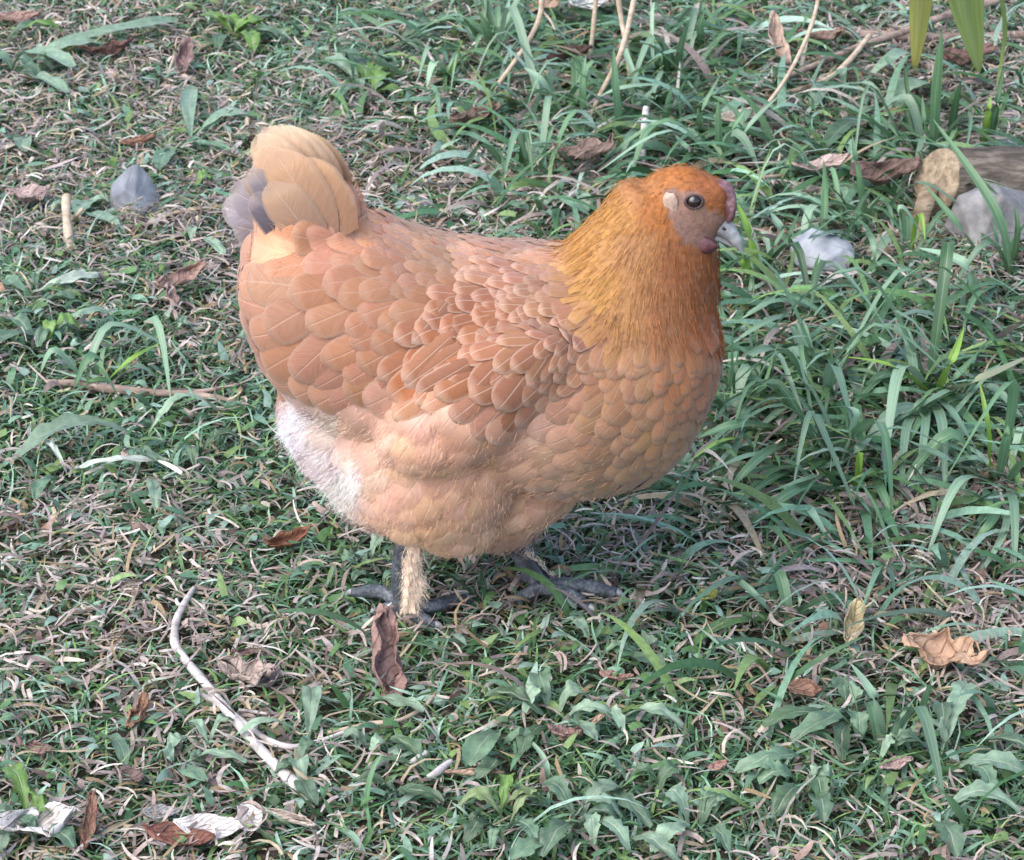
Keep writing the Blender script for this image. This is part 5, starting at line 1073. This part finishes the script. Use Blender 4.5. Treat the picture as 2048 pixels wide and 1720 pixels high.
stone('angular grey flint with a sharp peak on the open turf', 272, 418, (122, .8, 1), 'flint', 3, .16, pts=[(-.95, -.35, -.5), (-.9, .5, -.5), (.95, -.25, -.5), (.9, .5, -.5), (.2, -.75, -.5), (-.4, -.7, -.5), (.12, .2, 1.3), (-.18, .1, 1.22), (.42, .2, .95), (-.78, .0, .62), (-.7, -.4, .35), (.8, .1, .25), (.62, -.35, .05), (.1, -.62, .42), (-.3, -.5, .62), (-.3, .6, .8), (.5, .6, .5)])
stone('flat pale stone half buried behind the hen\'s back', 825, 412, (96, .9, .42), 'chalk', 5, .35)
stone('pale bluish-white stone under crossed grass blades', 1640, 552, (140, .8, .75), 'chalk', 9, .15, 34)
stone('small pale stone low in the grass near the bluish-white one', 1625, 585, (70, .8, .5), 'chalk', 12, .35)
stone('broad flat grey rock in front of the log', 1985, 482, (250, .85, .52), 'rock', 21, .12, 22)
stone('grey lump of rock tucked in the grass beyond the far end of the log', 2010, 245, (80, .8, .7), 'rock', 23, .3)
stone('tiny white pebble below the hen\'s breast', 1355, 992, (17, .8, 1.1), 'chalk', 31, .2, bev=.0004)
stone('bluish chip of stone close behind the hen\'s nape', 1140, 440, (44, .8, .7), 'chalk', 33, .3, bev=.0008)

# ------------------------------------------------------------------ log
M['bark'] = m_wood('log_bark', ((.035, .03, .025), (.15, .122, .098), (.34, .285, .23)), 130, 1.0, .006)
M['cutwood'] = m_wood('cut_wood', ((.13, .09, .06), (.34, .26, .175), (.48, .39, .28)), 150, 1.0, .004)
def log():
    r = .0385; a = at(1868, 425) ; a.z += r * .96; n = 30; e = empty('log', Vector((a.x + .2, a.y, gz(a.x, a.y)))); tag(e, 'cut weathered log with a pale tan sawn end lying on the soil', 'log')
    ax = Vector((1, .10, -.005)).normalized(); u = Vector((0, 0, 1)); u = (u - ax * u.dot(ax)).normalized(); b = ax.cross(u); L = .62; V = []; F = []; m = 26
    for i in range(m + 1):
        s = i / m
        for k in range(n):
            th = 2 * math.pi * k / n; c, si = math.cos(th), math.sin(th)
            rr = r * (1 + .06 * noise.noise(Vector((s * 5, c * 1.5, si * 1.5))) + .045 * noise.noise(Vector((s * 8, c * 6, si * 6))))
            sl = .012 * si + .014 * c + .006 * noise.noise(Vector((c * 2, si * 2, 5)))       # the sawn end is slanted
            V.append(a + ax * (L * s + (sl + .0) * (1 - s)) + u * (rr * c) + b * (rr * si))
    for i in range(m):
        for k in range(n): F.append((i * n + k, i * n + (k + 1) % n, (i + 1) * n + (k + 1) % n, (i + 1) * n + k))
    F.append(tuple(m * n + k for k in reversed(range(n))))
    link('bark', pymesh('bark', V, F), M['bark'], e)
    rim = [V[k] for k in range(n)]; cen = sum(rim, Vector()) / n; W = []; G = []
    for q, (f, d) in enumerate(((1.004, 0.001), (.98, -.0025), (.8, -.0035), (.55, -.003), (.25, -.004))):
        for k in range(n): p = cen + (rim[k] - cen) * f; W.append(p + ax * (d + .0022 * noise.noise(p * 90)))
    for q in range(4):
        for k in range(n): G.append((q * n + (k + 1) % n, q * n + k, (q + 1) * n + k, (q + 1) * n + (k + 1) % n))
    G.append(tuple(4 * n + k for k in reversed(range(n))))
    link('cut_end', pymesh('cut_end', W, G), M['cutwood'], e)
    # strip of torn wood hanging from the cut end down to the soil
    p0 = cen - ax * .006 + b * .004 - u * .002; p1 = at(1842, 492, .002); Q = [p0.lerp(p1, k / 6) + Vector((-.006 * math.sin(k / 6 * 3.1), -.004 * math.sin(k / 6 * 3.1), 0)) for k in range(7)]
    Vt, Ft = tube(Q, [.010, .012, .012, .011, .010, .009, .007], 6, True, .35, .12); link('torn_strip', pymesh('torn_strip', Vt, Ft), M['cutwood'], e)
log()
print('objects', len(bpy.data.objects), 'tris', sum(len(o.data.polygons) for o in bpy.data.objects if o.type == 'MESH') * 2)
